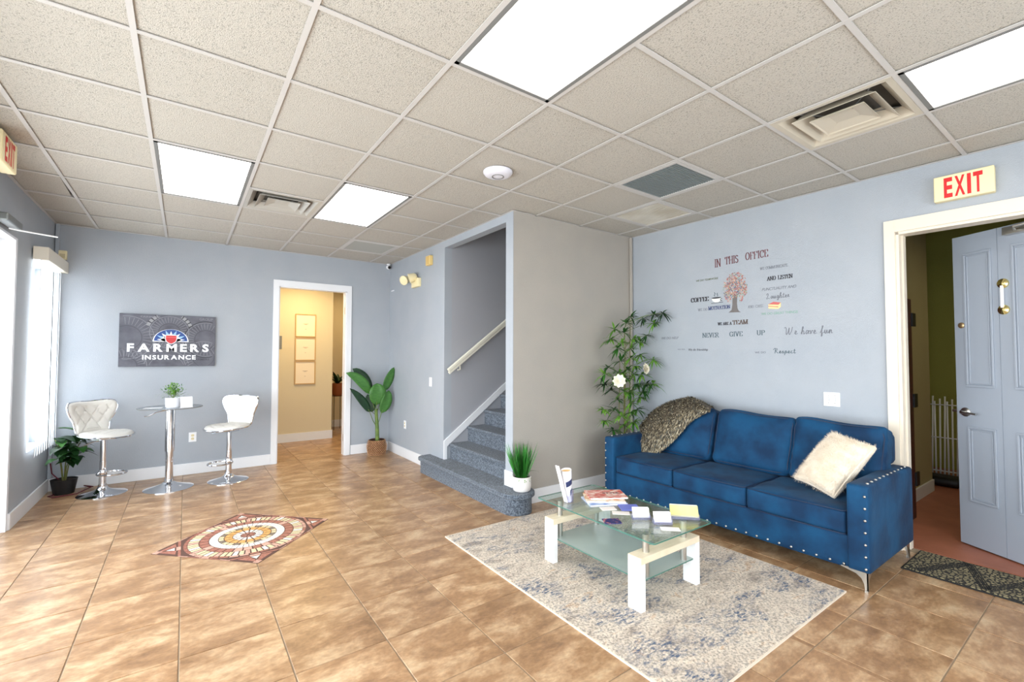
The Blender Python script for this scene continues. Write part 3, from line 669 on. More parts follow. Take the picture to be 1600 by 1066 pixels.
for cx, cy, r in ((-.39,.03,.25),(-.40,-.30,.20),(.36,.02,.21),(.34,-.20,.20),(.0,.10,.19)):
    ring(bm, cx, cy, r-.006, r, mi=0); ring(bm, cx, cy, r*.55-.004, r*.55, mi=1, d1=.0006); spokes(bm, cx, cy, r*.6, r*.93, 34, .003, 0)
ring(bm, .36, .02, .215, .225, mi=1); ring(bm, 0, .10, .20, .235, mi=2, a0=20, a1=160); ring(bm, -.02, -.34, .22, .226, mi=0); ring(bm, -.02, -.34, .17, .174, mi=0)
spokes(bm, 0, .10, .195, .24, 12, .008, 1, .0007, 20, 160)
obj('printed_rings', bm, RG, sg)
for s, x0, x1, z, h in (('GROUP', .29, .43, .255, .03), ('FARMERS', -.27, -.09, .265, .02), ('FARMERS', .24, .40, -.235, .022)):
    t_ = text_bm(s, h, .01); a, b_ = width(t_)
    for v in t_.verts: v.co = Vector((x0+(v.co.x-a)/(b_-a)*(x1-x0), -.0334, z+v.co.y))
    obj('faint_lettering', t_, RG[0 if z > 0 else 1], sg)
def half(r, cx, cy): return [(cx+r*math.cos(PI*i/24), cy+r*.86*math.sin(PI*i/24)) for i in range(25)]
wm = mat('sign_white', (245,246,250), .45)
bm = bmesh.new(); prism(bm, half(.172, .015, -.012), CL, 0, .001); obj('sunburst_outline', bm, wm, sg)
bm = bmesh.new(); prism(bm, [(x, y) for x, y in half(.160, .015, -.004)], CL, .001, .0016); obj('sunburst_field', bm, mat('sign_blue', (34,72,140), .5), sg)
bm = bmesh.new(); bm2 = bmesh.new()
for i in range(9):
    a = math.radians(8+164*i/8); r = .152 if i % 2 else .135
    c_, s_ = math.cos(a), math.sin(a); q = [(.015+r*c_, -.002+r*.86*s_), (.015-s_*.026+.05*c_, -.002+c_*.026+.04*s_), (.015+s_*.026+.05*c_, -.002-c_*.026+.04*s_)]
    prism(bm2 if i in (1,3,5,7) else bm, [(x, max(y, -.012)) for x, y in q], CL, .0016, .0020 if i % 2 else .0024)
prism(bm, half(.098, .015, -.012), CL, .0016, .0024)
obj('rays', bm, wm, sg); obj('pale_rays', bm2, mat('sign_sky', (150,190,236), .5), sg)
sh = [(-.05,.062),(.05,.062),(.052,.02),(.042,-.008),(.022,-.026),(0,-.036),(-.022,-.026),(-.042,-.008),(-.052,.02)]
bm = bmesh.new(); prism(bm, [(.017+x*1.14, y*1.12-.002) for x, y in sh][::-1], CL, .0024, .003); obj('shield_edge', bm, wm, sg)
bm = bmesh.new(); prism(bm, [(.017+x, y) for x, y in sh][::-1], CL, .003, .0036); obj('shield', bm, mat('sign_red', (196,38,44), .4), sg)
bm = bmesh.new(); prism(bm, [(.017+x, y) for x, y in ((-.05,.044),(.05,.044),(.051,.036),(-.051,.036))][::-1], CL, .0036, .0038); obj('shield_band', bm, mat('sign_red_pale', (222,90,84), .4), sg)
for s, x0, x1, z, h, bold in (('FARMERS', -.385, .392, -.128, .088, .055), ('INSURANCE', -.248, .262, -.222, .050, .05)):
    t_ = bmesh.new(); xx = 0; n = len(s)
    pos = []
    parts_ = [text_bm(ch, h, bold) for ch in s]
    ws = [width(p) for p in parts_]; tot = sum(b_-a for a, b_ in ws)*1.12; gap = ((x1-x0)-tot)/(n-1)
    x = x0
    for p, (a, b_) in zip(parts_, ws):
        for v in p.verts: v.co = Vector((x+(v.co.x-a)*1.12, -.0345, z+v.co.y))
        x += (b_-a)*1.12+gap; obj('letter', p, wm, sg)
# ------------------------------------------------------------------ exit signs
CRM = mat('exit_sign_cream', (240,226,182), .4)
def exit_sign(label, w_, h_, Mx, d_=.06, mount=False):
    t = empty('exit_sign', (0,0,0), 0, label, 'sign'); t.matrix_world = Mx          # local: x across, y out of face, z up
    obj('housing', B(-w_/2, w_/2, -d_, 0, -h_/2, h_/2), CRM, t, bevel=.006)
    obj('face_plate', B(-w_/2+.006, w_/2-.006, 0, .002, -h_/2+.006, h_/2-.006), CRM, t)
    t_ = bmesh.new(); hh = h_*.74; bw = w_*.64; x = -bw/2
    for ch, cw in (('E', .23), ('X', .27), ('I', .10), ('T', .24)):
        p = text_bm(ch, hh, .05); a, b_ = width(p); W_ = cw*bw
        for v in p.verts: v.co = Vector((x+(v.co.x-a)/(b_-a)*W_, .003, v.co.y-hh/2))
        x += W_+bw*.053; obj('letter', p, M['red'], t)
    if mount: obj('bracket', B(-w_/2+.02, w_/2-.02, -d_-.15, -d_+.002, h_/2-.05, h_/2+.02), CRM, t)
    return t
# right: face towards -x
ax = Vector((.038, -1, 0)).normalized()
c = sw(-1.822, 2.638, .06); ou = Vector((-ax.y*-1, 0, 0)); out = Vector((-1, -.038, 0)).normalized()
exit_sign('cream exit sign with red letters above the right hand door', .302, .178, Matrix(((ax.x, out.x, 0, c.x), (ax.y, out.y, 0, c.y), (0, 0, 1, c.z), (0,0,0,1))))
exit_sign('cream exit sign with red letters high on the left at the ceiling edge', .30, .195, Matrix(((0, 1, 0, -1.945), (1, 0, 0, 1.672), (0, 0, 1, 2.735), (0,0,0,1))) @ Matrix.Diagonal((1,1,1,1)), .07, True)
# ------------------------------------------------------------------ small wall fittings
t = empty('emergency_light', (XS, 3.30, 2.45), 0, 'cream twin-head emergency light high on the stair wall', 'light')
obj('battery_box', B(-.05, 0, -.17, .05, -.075, .045), M['cream'], t, bevel=.008)
for y, a in ((.17, .5), (-.06, -.35)):
    m_ = Matrix.Translation((-.09, y, .05)) @ Matrix.Rotation(a, 4, 'Z') @ Matrix.Rotation(-PI/2-.35, 4, 'Y')
    obj('lamp_head', lathe(bmesh.new(), [(.03,-.07),(.05,-.05),(.062,.02),(.066,.035),(.058,.038),(.0001,.03)], 24, M=m_), M['cream'], t)
t = empty('alarm_horn', (XS, 2.835, 2.672), 0, 'yellowed alarm sounder box on the stair wall above the emergency light', 'alarm')
obj('housing', B(-.05, 0, -.062, .062, -.062, .062), mat('yellowed_plastic', (226,196,128), .45), t, bevel=.008)
bm = bmesh.new()
for k in range(6): box(bm, -.053, -.05, -.045, .045, -.045+k*.017, -.037+k*.017)
obj('grille', bm, mat('yellowed_plastic_dark', (206,170,100), .5), t)
t = empty('motion_detector', (-2.105, YB, 2.522), 0, 'small cream motion detector on the back wall near the left corner', 'detector')
obj('housing', B(-.035, .035, -.035, 0, -.05, .05), M['cream'], t, bevel=.006); obj('sensor_window', B(-.022, .022, -.039, -.035, -.032, .012), mat('sensor_tan', (206,190,150), .4), t)
t = empty('security_camera', (XS-.05, YB-.06, 2.80), 0, 'tiny white dome security camera in the back corner under the ceiling', 'camera')
obj('mount', lathe(bmesh.new(), [(.03,.052),(.03,.04),(.012,.036),(.012,.0)], 16), M['plastic'], t)
obj('head', lathe(bmesh.new(), [(.0001,-.05),(.02,-.045),(.032,-.02),(.034,.02),(.02,.04),(.0001,.042)], 18, M=Matrix.Rotation(PI/2+.2, 4, 'X')), M['plastic'], t)
obj('lens', lathe(bmesh.new(), [(.0001,.052),(.018,.048),(.024,.038)], 16, M=Matrix.Rotation(PI/2+.2, 4, 'X')), M['black'], t)
tag(obj('wall_clip', B(XS-.012, XS, 4.10, 4.20, 2.428, 2.44), M['plastic']), 'tiny white cable clip on the stair wall below the camera', 'clip')
def plate(name, Mx, w_, h_, label, cat, kind):
    t = empty(name, (0,0,0), 0, label, cat); t.matrix_world = Mx                    # local x across, y out, z up
    obj('cover_plate', B(-w_/2, w_/2, 0, .006, -h_/2, h_/2), M['plastic'], t, bevel=.003)
    if kind == 'outlet':
        for z in (-.02, .02):
            obj('receptacle', lathe(bmesh.new(), [(.017,0),(.017,.002)], 20, M=Matrix.Translation((0,.0055,z)) @ Matrix.Rotation(-PI/2, 4, 'X')), M['cream'], t)
            obj('slots', boxes((-.008,-.005,.007,.009,z-.004,z+.006), (.005,.008,.007,.009,z-.004,z+.006)), M['black'], t)
    else:
        for k in range(kind):
            x = (k-(kind-1)/2)*.046
            obj('toggle', B(x-.005, x+.005, .006, .017, -.012, .012), M['plastic'], t, bevel=.002)
            obj('screws', boxes((x-.003,x+.003,.006,.007,.028,.034), (x-.003,x+.003,.006,.007,-.034,-.028), (x-.006,x+.006,.006,.0066,-.014,.014)), M['greym'], t)
    return t
def face(x, y, z, across, out):
    a, o = Vector(across).normalized(), Vector(out).normalized()
    return Matrix(((a.x, o.x, 0, x), (a.y, o.y, 0, y), (0, 0, 1, z), (0,0,0,1)))
p_ = sw(-1.0, 1.09, 0)
plate('light_switch', face(p_.x, p_.y, p_.z, ax, out), .118, .116, 'white double toggle switch plate above the sofa', 'switch', 2)
plate('light_switch', face(XS, 2.816, 1.11, (0,-1,0), (-1,0,0)), .072, .116, 'single white switch plate on the stair wall left of the stairs', 'switch', 1)
plate('wall_outlet', face(XS, 3.634, .465, (0,-1,0), (-1,0,0)), .072, .116, 'white outlet plate on the stair wall right of the banana plant', 'outlet', 'outlet')
plate('wall_outlet', face(-.915, YB, .447, (1,0,0), (0,-1,0)), .078, .116, 'white outlet plate on the back wall between bar table and right stool', 'outlet', 'outlet')
plate('thermostat', face(.24, 5.83, 1.66, (1,0,0), (0,-1,0)), .10, .22, 'grey thermostat plate on the hallway wall beside the door frame', 'thermostat', 0).children[0].data.materials[0] = M['greym']
# entrance door closer with its arm
t = empty('door_closer', (-2.12, 2.60, 2.47), 0, 'grey door closer with a thin arm above the entrance on the left', 'closer')
obj('body', B(-.04, .03, -.25, .12, -.03, .03), mat('closer_grey', (132,136,136), .35, .6), t, bevel=.01)
bm = tube(bmesh.new(), [(-.02, .0, -.04), (.03, .04, -.042), (.23, .13, -.045)], .006, 8); obj('arm', bm, M['plastic'], t)
# hallway pictures
PAP = mat('print_paper', (238,222,196), .6)
FR = mat('thin_oak_frame', (196,160,104), .45)
for k, nm in enumerate(('top', 'middle', 'bottom')):
    zc = 2.153-.1995-k*.401
    t = empty('picture_frame', (.652, 5.83, zc), 0, 'thin framed cream certificate, %s of the three in the hallway' % nm, 'picture')
    h_, w2_ = .196, .165
    obj('frame', boxes((-w2_,-w2_+.016,-.022,0,-h_,h_), (w2_-.016,w2_,-.022,0,-h_,h_), (-w2_+.016,w2_-.016,-.022,0,-h_,-h_+.016), (-w2_+.016,w2_-.016,-.022,0,h_-.016,h_)), FR, t, bevel=.002)
    pr_ = obj('print', B(-w2_+.014, w2_-.014, -.012, -.002, -h_+.014, h_-.014), PAP, t)
    bm = bmesh.new()
    for (z, l) in ((.03,.04),(.018,.02),(-.06,.01)): box(bm, -l, l, -.0135, -.012, z-.003, z+.002)
    obj('printed_lines', bm, mat('print_ink', (150,128,100), .6) if k == 0 else bpy.data.materials['print_ink'], t)
THROW_ROWS = [[(3.2,0.6,0.66), (3.27,0.52,0.8), (3.275,0.42,0.85), (3.275,0.27,0.86), (3.27,0.13,0.86), (3.22,-0.05,0.87)], [(2.97,0.628,0.684), (3.05,0.564,0.821), (3.12,0.438,0.924), (3.15,0.29,0.981), (3.15,0.143,1.006), (3.13,-0.073,0.938)], [(2.832,0.511,0.62), (2.861,0.368,0.715), (2.889,0.237,0.805), (2.912,0.109,0.88), (2.934,-0.014,0.952), (2.933,-0.164,0.948)], [(2.819,0.511,0.484), (2.823,0.364,0.496), (2.842,0.243,0.558), (2.88,0.139,0.681), (2.929,0.031,0.838), (2.957,-0.099,0.928)]]
PILLOW_M = [[-0.5927, -0.359, -0.721, 2.7376], [0.3533, -0.9203, 0.1678, -1.2049], [-0.7238, -0.1553, 0.6723, 0.7065], [0, 0, 0, 1]]
FROND_POINTS = [(2.868,0.689,1.869,0.117,1), (3.184,0.769,1.869,0.119,2), (3.221,0.65,1.906,0.098,2), (3.246,0.559,1.915,0.128,2), (3.238,0.664,1.815,0.104,0), (2.79,0.844,1.736,0.114,0), (2.847,0.76,1.699,0.114,1), (2.977,0.737,1.632,0.101,0), (2.69,0.801,1.627,0.13,0), (2.701,0.723,1.524,0.125,1), (2.927,0.741,1.526,0.098,0), (3.184,0.816,1.603,0.119,0), (3.183,0.726,1.672,0.096,1), (3.117,0.764,1.457,0.114,0), (2.933,0.746,1.422,0.13,0), (2.872,0.828,1.386,0.132,1), (3.202,0.657,1.408,0.127,0), (2.526,0.743,1.257,0.132,0), (2.632,0.795,1.32,0.099,1), (2.669,0.741,1.153,0.104,0), (2.593,0.806,1.152,0.112,2), (2.665,0.783,1.083,0.107,2), (2.797,0.721,1.217,0.11,2), (2.93,0.702,1.249,0.118,0), (3.017,0.73,1.141,0.131,1), (3.206,0.749,1.134,0.132,2), (3.219,0.673,1.137,0.135,0), (3.221,0.806,1.043,0.102,1), (2.95,0.763,1.058,0.134,0), (2.851,0.769,1.062,0.118,0), (2.816,0.828,0.97,0.103,1), (2.945,0.76,0.933,0.118,0), (3.128,0.777,0.978,0.098,0), (2.764,0.827,0.869,0.135,1), (2.685,0.671,0.824,0.127,0), (2.883,0.709,0.839,0.101,0), (2.971,0.695,0.868,0.126,1), (2.56,0.795,0.886,0.097,0), (2.545,0.764,0.771,0.097,0), (2.724,0.811,0.656,0.108,1), (2.845,0.766,0.698,0.134,0), (2.948,0.721,0.73,0.135,0), (2.821,0.697,1.3,0.098,1), (3.0,0.732,1.338,0.096,0), (2.726,0.684,1.584,0.111,0), (2.848,0.733,1.802,0.101,1), (2.662,0.665,1.276,0.13,0), (3.053,0.698,1.247,0.133,0)]
FLOWERS = [(2.577,0.6,1.189,0.072,(-0.6, -0.8, 0.1)), (2.984,0.6,1.306,0.066,(0.2, -0.95, 0.1))]
# ------------------------------------------------------------------ staircase
st = empty('staircase', (XS, 1.8, 0), 0, 'blue-grey carpeted staircase with a rounded bullnose bottom step', 'stairs')
st.matrix_parent_inverse = Matrix.Identity(4)
def P(o): o.location = o.location - Vector((XS, 1.8, 0)); return o
def step_outline(off):
    x0 = 1.385-off; r = .142+off; cx, cy = 1.527, .925
    pts = [(1.549, 2.80+off)] + arc(1.455, 2.73, .07+off, .07+off, 90, 180, 6) + arc(cx, cy, r, r, 180, 360, 18)
    return pts + [(cx+r, 1.0), (1.549, 1.0), (1.549, 1.142), (1.66, 1.142), (1.66, 2.447), (1.549, 2.447)]
fxy = lambda u, v, d: (u, v, d)
bm = bmesh.new(); prism(bm, step_outline(0), fxy, 0, .158); s1 = P(obj('step', bm, M['carpet'], st))
def offs(o): return step_outline(.028-o)
bm = bmesh.new(); rows = [(.008,.150),(0,.158),(0,.182),(.004,.189),(.012,.193)]
rings = []
for o_, z in rows: rings.append([bm.verts.new((u, v, z)) for u, v in offs(o_)])
n = len(rings[0])
for a, b_ in zip(rings, rings[1:]):
    for i in range(n): bm.faces.new((a[i], a[(i+1) % n], b_[(i+1) % n], b_[i]))
bm.faces.new(rings[-1]); bm.faces.new(list(reversed(rings[0]))); P(obj('tread', bm, M['carpet'], st))
stp = None
for k in range(1, 9):
    zt = .190+.188*k; xn = 1.622+.247*(k-1)
    if stp is None:
        bm = bmesh.new(); prof = [(.02,-.188),(.02,-.04),(.0,-.032),(-.006,-.02),(-.004,-.006),(.006,0),(.29,0),(.29,-.188)]
        prism(bm, prof, lambda u, v, d: (u, d, v), 1.143, 2.449); bmesh.ops.recalc_face_normals(bm, faces=bm.faces[:])
        stp = obj('step', bm, M['carpet'], st); stp.location = Vector((xn, 0, zt))-Vector((XS, 1.8, 0))
    else:
        o = inst(stp, 'step', st); o.location = Vector((xn, 0, zt))-Vector((XS, 1.8, 0))
bm = bmesh.new(); sl = .70
prism(bm, [(XS+.0, .19), (XS+.04, .19), (XS+.04, .345), (XS+2.2, .345+2.16*.758), (XS+2.2, .42+2.2*.745), (XS, .415)], lambda u, v, d: (u, d, v), 2.434, 2.45)
bmesh.ops.recalc_face_normals(bm, faces=bm.faces[:]); struct('trim_5', bm, M['white'])
hr = empty('handrail', (1.57, 2.45, 1.27), 0, 'cream wooden handrail rising along the stairwell wall', 'handrail')
def seg(bm, a, b_, w_, h_):
    a, b_ = Vector(a), Vector(b_); d = (b_-a).normalized(); s = Vector((0,1,0)); u = d.cross(s).normalized()
    if u.z < 0: u = -u
    vs = []
    for p in (a, b_):
        for q, r_ in ((-1,-1),(1,-1),(1,1),(-1,1)): vs.append(bm.verts.new(p+s*q*w_/2+u*r_*h_/2))
    for f in ((3,2,1,0),(4,5,6,7),(0,1,5,4),(1,2,6,5),(2,3,7,6),(3,0,4,7)): bm.faces.new([vs[i] for i in f])
rm = mat('cream_rail_paint', (232,228,212), .35)
bm = bmesh.new(); seg(bm, (0,-.07,.0), (2.2,-.07,1.65), .045, .035); seg(bm, (.01,-.07,-.035), (2.2,-.07,1.61), .028, .032); obj('rail', bm, rm, hr, bevel=.006)
for x in (.16, 1.3): obj('bracket', tube(bmesh.new(), [(x, -.07, x*.75-.06), (x+.01, -.06, x*.75-.11), (x+.01, 0, x*.75-.12)], .01, 8), rm, hr)
# ------------------------------------------------------------------ mosaic medallion
MC = {k: mat('stone_'+k, c, .55, c2=d_, scale=60) for k, c, d_ in (('red',(140,82,66),(168,112,94)),('cream',(200,184,142),(214,200,164)),('white',(212,208,200),(226,222,214)),('rose',(186,140,122),(206,166,148)),('gold',(190,138,74),(212,166,96)),('dark',(108,96,84),(130,118,104)))}
mo = empty('floor_mosaic', (-.567, 1.720, 0), 0, 'diamond shaped red and cream stone mosaic medallion set in the floor', 'mosaic')
R2 = .60/math.sqrt(2)
dm = bmesh.new(); prism(dm, [(.615,0),(0,.615),(-.615,0),(0,-.615)], fxy, .0003, .0024); obj('mortar_bed', dm, mat('mortar', (88,60,50), .85), mo)
def tess(name, pts, m, z1=.0033): bm = bmesh.new(); prism(bm, pts, fxy, .002, z1); return obj(name, bm, m, mo)
rng = random.Random(11)
def mring(r0, r1, n, ms, gap=.004, rand_=0):
    protos = {}
    a = PI/n-gap*2.4/(r0+r1)
    q = [(r0*math.cos(-a), r0*math.sin(-a)), (r1*math.cos(-a), r1*math.sin(-a)), (r1*math.cos(a), r1*math.sin(a)), (r0*math.cos(a), r0*math.sin(a))]
    for k in range(n):
        mm = ms[k % len(ms)] if not rand_ else rng.choice(ms)
        Rm = Matrix.Rotation(2*PI*k/n, 4, 'Z')
        if mm in protos: inst(protos[mm], 'tessera', mo, mw=Rm)
        else: o = tess('tessera', q, MC[mm]); o.matrix_local = Rm; protos[mm] = o
mring(.330, .398, 60, ['cream','cream','white','cream','rose'])
mring(.402, .424, 40, ['red','rose'], rand_=1)
mring(.268, .325, 30, ['red','red','rose'], rand_=1)
mring(.205, .262, 40, ['white'], .0018)
mring(.168, .200, 24, ['cream','dark','cream'])
mring(.110, .163, 16, ['gold','gold','dark','gold'], rand_=1)
mring(.055, .105, 16, ['white'])
mring(.012, .050, 8, ['red'])
for k in range(4):       # corner pieces
    Rm = Matrix.Rotation(k*PI/2, 4, 'Z')
    for pts, mm in (([(.475,-.028),(.475,.028),(.525,0)], 'white'), ([(.438,-.16),(.455,-.145),(.455,-.04),(.438,-.04)], 'red'), ([(.438,.04),(.455,.04),(.455,.145),(.438,.16)], 'red'),
                    ([(.465,-.04),(.47,-.11),(.575,-.008),(.54,-.008)], 'red'), ([(.465,.04),(.54,.008),(.575,.008),(.47,.11)], 'red'), ([(.545,-.0),(.58,-.03),(.61,0),(.58,.03)], 'rose'),
                    ([(.438,-.035),(.465,-.035),(.465,.035),(.438,.035)], 'rose')):
        o = tess('tessera', pts, MC[mm]); o.matrix_local = Rm
    for s in range(-3, 4):     # edge strips between corners at 45 degrees
        if abs(s) > 2: continue
        c_ = .4345*1.0; Rq = Matrix.Rotation(PI/4, 4, 'Z')
        q = [Rq @ Vector((.427, s*.085-.04, 0)), Rq @ Vector((.4345, s*.085-.04, 0)), Rq @ Vector((.4345, s*.085+.04, 0)), Rq @ Vector((.427, s*.085+.04, 0))]
        o = tess('tessera', [(p.x, p.y) for p in q], MC['red' if s % 2 else 'rose']); o.matrix_local = Rm
# ------------------------------------------------------------------ rug and door mat
def rug_material():
    m = bpy.data.materials.new('distressed_rug'); m.use_nodes = True; nt = m.node_tree; b = nt.nodes['Principled BSDF']; L = nt.links.new; N = nt.nodes.new
    tc = N('ShaderNodeTexCoord')
    def noise(sc, det, st=(1,1,1), dist=0, loc=(0,0,0)):
        mp = N('ShaderNodeMapping'); L(tc.outputs['Object'], mp.inputs[0]); mp.inputs['Scale'].default_value = st; mp.inputs['Location'].default_value = loc
        n = N('ShaderNodeTexNoise'); n.inputs['Scale'].default_value = sc; n.inputs['Detail'].default_value = det; n.inputs['Distortion'].default_value = dist; n.inputs['Roughness'].default_value = .65; L(mp.outputs[0], n.inputs['Vector']); return n.outputs[0]
    def ramp(src, *st):
        r = N('ShaderNodeValToRGB'); e = r.color_ramp.elements
        e[0].position, e[0].color = st[0][0], st[0][1]; e[1].position, e[1].color = st[-1][0], st[-1][1]
        for p, c in st[1:-1]: q = e.new(p); q.color = c
        L(src, r.inputs[0]); return r.outputs[0]
    base = ramp(noise(5, 8, (1,2.2,1), .6), (.30, lin((142,126,112))), (.44, lin((208,190,170))), (.58, lin((226,210,190))), (.68, lin((204,168,132))))
    fine = ramp(noise(75, 5), (.40, (.06,.07,.09,1)), (.50, (.72,.72,.72,1)), (.62, (1,1,1,1)))
    mx = N('ShaderNodeMix'); mx.data_type = 'RGBA'; mx.blend_type = 'MULTIPLY'; mx.inputs[0].default_value = .62; L(base, mx.inputs[6]); L(fine, mx.inputs[7])
    mk = N('ShaderNodeMath'); mk.operation = 'MULTIPLY'
    L(ramp(noise(3.1, 3, (1,1.5,1), .8, (3.3,1.7,0)), (.50, (0,0,0,1)), (.62, (1,1,1,1))), mk.inputs[0]); L(ramp(noise(30, 6, (1,2.6,1), .3), (.45, (0,0,0,1)), (.60, (1,1,1,1))), mk.inputs[1])
    m2 = N('ShaderNodeMix'); m2.data_type = 'RGBA'; L(mk.outputs[0], m2.inputs[0]); L(mx.outputs[2], m2.inputs[6]); m2.inputs[7].default_value = lin((34,64,98))
    L(m2.outputs[2], b.inputs['Base Color']); b.inputs['Roughness'].default_value = .95; b.inputs['Sheen Weight'].default_value = .2
    bp = N('ShaderNodeBump'); bp.inputs['Strength'].default_value = .8; bp.inputs['Distance'].default_value = .008; L(noise(130, 3), bp.inputs['Height']); L(bp.outputs[0], b.inputs['Normal'])
    return m
rg = empty('area_rug', (1.508, -.33, 0), 0, 'cream rug with distressed blue and grey pattern under the coffee table', 'rug')
obj('pile', B(-.800, .800, -1.085, 1.085, .0005, .011), rug_material(), rg, bevel=.004)
obj('binding', boxes((-.807,-.800,-1.092,1.092,.0005,.009), (.800,.807,-1.092,1.092,.0005,.009), (-.800,.800,-1.092,-1.085,.0005,.009), (-.800,.800,1.085,1.092,.0005,.009)), mat('rug_binding', (218,204,186), .9), rg)
def mat_material():
    m = bpy.data.materials.new('doormat_pattern'); m.use_nodes = True; nt = m.node_tree; b = nt.nodes['Principled BSDF']; L = nt.links.new; N = nt.nodes.new
    tc = N('ShaderNodeTexCoord'); v = N('ShaderNodeTexVoronoi'); v.feature = 'DISTANCE_TO_EDGE'; v.inputs['Scale'].default_value = 42; L(tc.outputs['Object'], v.inputs['Vector'])
    r = N('ShaderNodeValToRGB'); r.color_ramp.elements[0].position = .10; r.color_ramp.elements[0].color = lin((38,36,34)); r.color_ramp.elements[1].position = .22; r.color_ramp.elements[1].color = lin((150,138,104))
    L(v.outputs['Distance'], r.inputs[0]); L(r.outputs[0], b.inputs['Base Color']); b.inputs['Roughness'].default_value = .95
    bp = N('ShaderNodeBump'); bp.inputs['Strength'].default_value = .8; bp.inputs['Distance'].default_value = .006; L(v.outputs['Distance'], bp.inputs['Height']); L(bp.outputs[0], b.inputs['Normal']); return m
dmt = empty('door_mat', (3.225, -1.90, 0), 0, 'black and beige patterned door mat across the right hand doorway', 'mat')
obj('base', B(-.235, .235, -.385, .385, .0005, .008), mat('mat_rubber', (30,29,28), .8), dmt, bevel=.003)
obj('pile', B(-.222, .222, -.372, .372, .008, .013), mat_material(), dmt)
bm = bmesh.new()
for (ax_, ay_, bx_, by_) in ((-.2,.30,.2,.12), (-.2,-.02,.2,.12), (-.2,-.02,.2,-.2), (-.2,-.34,.2,-.2)):
    for k in range(-2, 3):
        a_, b_ = Vector((ax_, ay_+k*.012)), Vector((bx_, by_+k*.012)); d = (b_-a_).normalized(); n_ = Vector((-d.y, d.x))*.003
        prism(bm, [a_+n_, a_-n_, b_-n_, b_+n_], fxy, .0131, .0146)
obj('woven_stripes', bm, mat('mat_stripe', (34,33,32), .9), dmt)
# ------------------------------------------------------------------ sofa
so = empty('sofa', (2.84, -.45, 0), 0, 'blue velvet three seat sofa with silver nailheads against the lettered wall', 'sofa')
SO = Vector((2.84, -.45, 0))
def sob(name, bm, m, parent=so, **k):
    for v in bm.verts: v.co -= SO
    return obj(name, bm, m, parent, **k)
Y0, Y1, XF, XB = -1.525, .625, 2.385, 3.28
V = M['velvet']
def trans(w_, d_, h_, cx, cy, cz, **k): return rbox(w_, d_, h_, M=Matrix.Translation((cx, cy, cz)), **k)
base = sob('seat_base', trans(XB-XF-.05, Y1-Y0-.24, .215, (XF+XB)/2+.0, (Y0+Y1)/2, .215, r=.02, n=8), V)
arms = []
for yy in (Y0+.061, Y1-.061):
    def fn(p, q): return p
    arms.append(sob('arm', trans(XB-XF, .122, .53, (XF+XB)/2, yy, .385, r=.018, n=12, puff=(.004,.002,.003)), V))
sob('back_frame', trans(.16, Y1-Y0-.24, .62, XB-.08, (Y0+Y1)/2, .50, r=.035, n=10), V)
sob('back_frame_wing', trans(.17, .13, .24, XB-.085, Y0+.15, .77, r=.05, n=8), V)
# nailheads
nh = None
def nail(x, y, z, nrm, parent):
    global nh
    mtx = Matrix.Translation(Vector((x, y, z))-SO) @ Vector((0,0,1)).rotation_difference(Vector(nrm)).to_matrix().to_4x4()
    if nh is None: nh = obj('nailhead', lathe(bmesh.new(), [(.0085,-.003),(.008,.002),(.005,.005),(.0001,.0065)], 10), M['steel'], parent); nh.matrix_local = mtx
    else: inst(nh, 'nailhead', parent, mw=mtx)
for k in range(7):
    nail(XF-.004, Y0+.022, .15+k*.073, (-1,0,0), arms[0]); nail(XF-.004, Y1-.022, .15+k*.073, (-1,0,0), arms[1])
for k in range(11):
    nail(XF+.08+k*.075, Y0+.03, .653, (0,0,1), arms[0]); nail(XF+.08+k*.075, Y1-.03, .653, (0,0,1), arms[1])
for k in range(25): nail(XF+.025-.001, Y0+.145+k*.0775, .135, (-1,0,0), base)
# seat cushions
for k in range(3):
    w_ = (Y1-Y0-.25)/3; cy = Y0+.125+w_*(k+.5)
    rg_ = random.Random(k)
    def fn(p, q, ph=k):
        p = p.copy(); p.z += .004*math.sin(p.x*23+ph)*math.sin(p.y*17+ph*2)*(1 if q[2] > 0 else 0)
        if q[0] < -.9: p.x += -.004*math.sin(p.y*30+ph)
        return p
    c = sob('seat_cushion', trans(.60, w_-.006, .15, XF+.012+.30, cy, .395, r=.022, n=16, puff=(.010,0,.016), fn=fn), V)
    for z in (.322, .466):
        x0, x1, y0, y1 = XF+.013, XF+.60, cy-w_/2+.008, cy+w_/2-.008
        obj('piping', tube(bmesh.new(), [Vector(p)-SO for p in ((x1,y0,z),(x0+.015,y0,z),(x0+.003,y0+.015,z),(x0-.004,cy,z),(x0+.003,y1-.015,z),(x0+.015,y1,z),(x1,y1,z))], .0045, 6), M['velvet_d'], c)
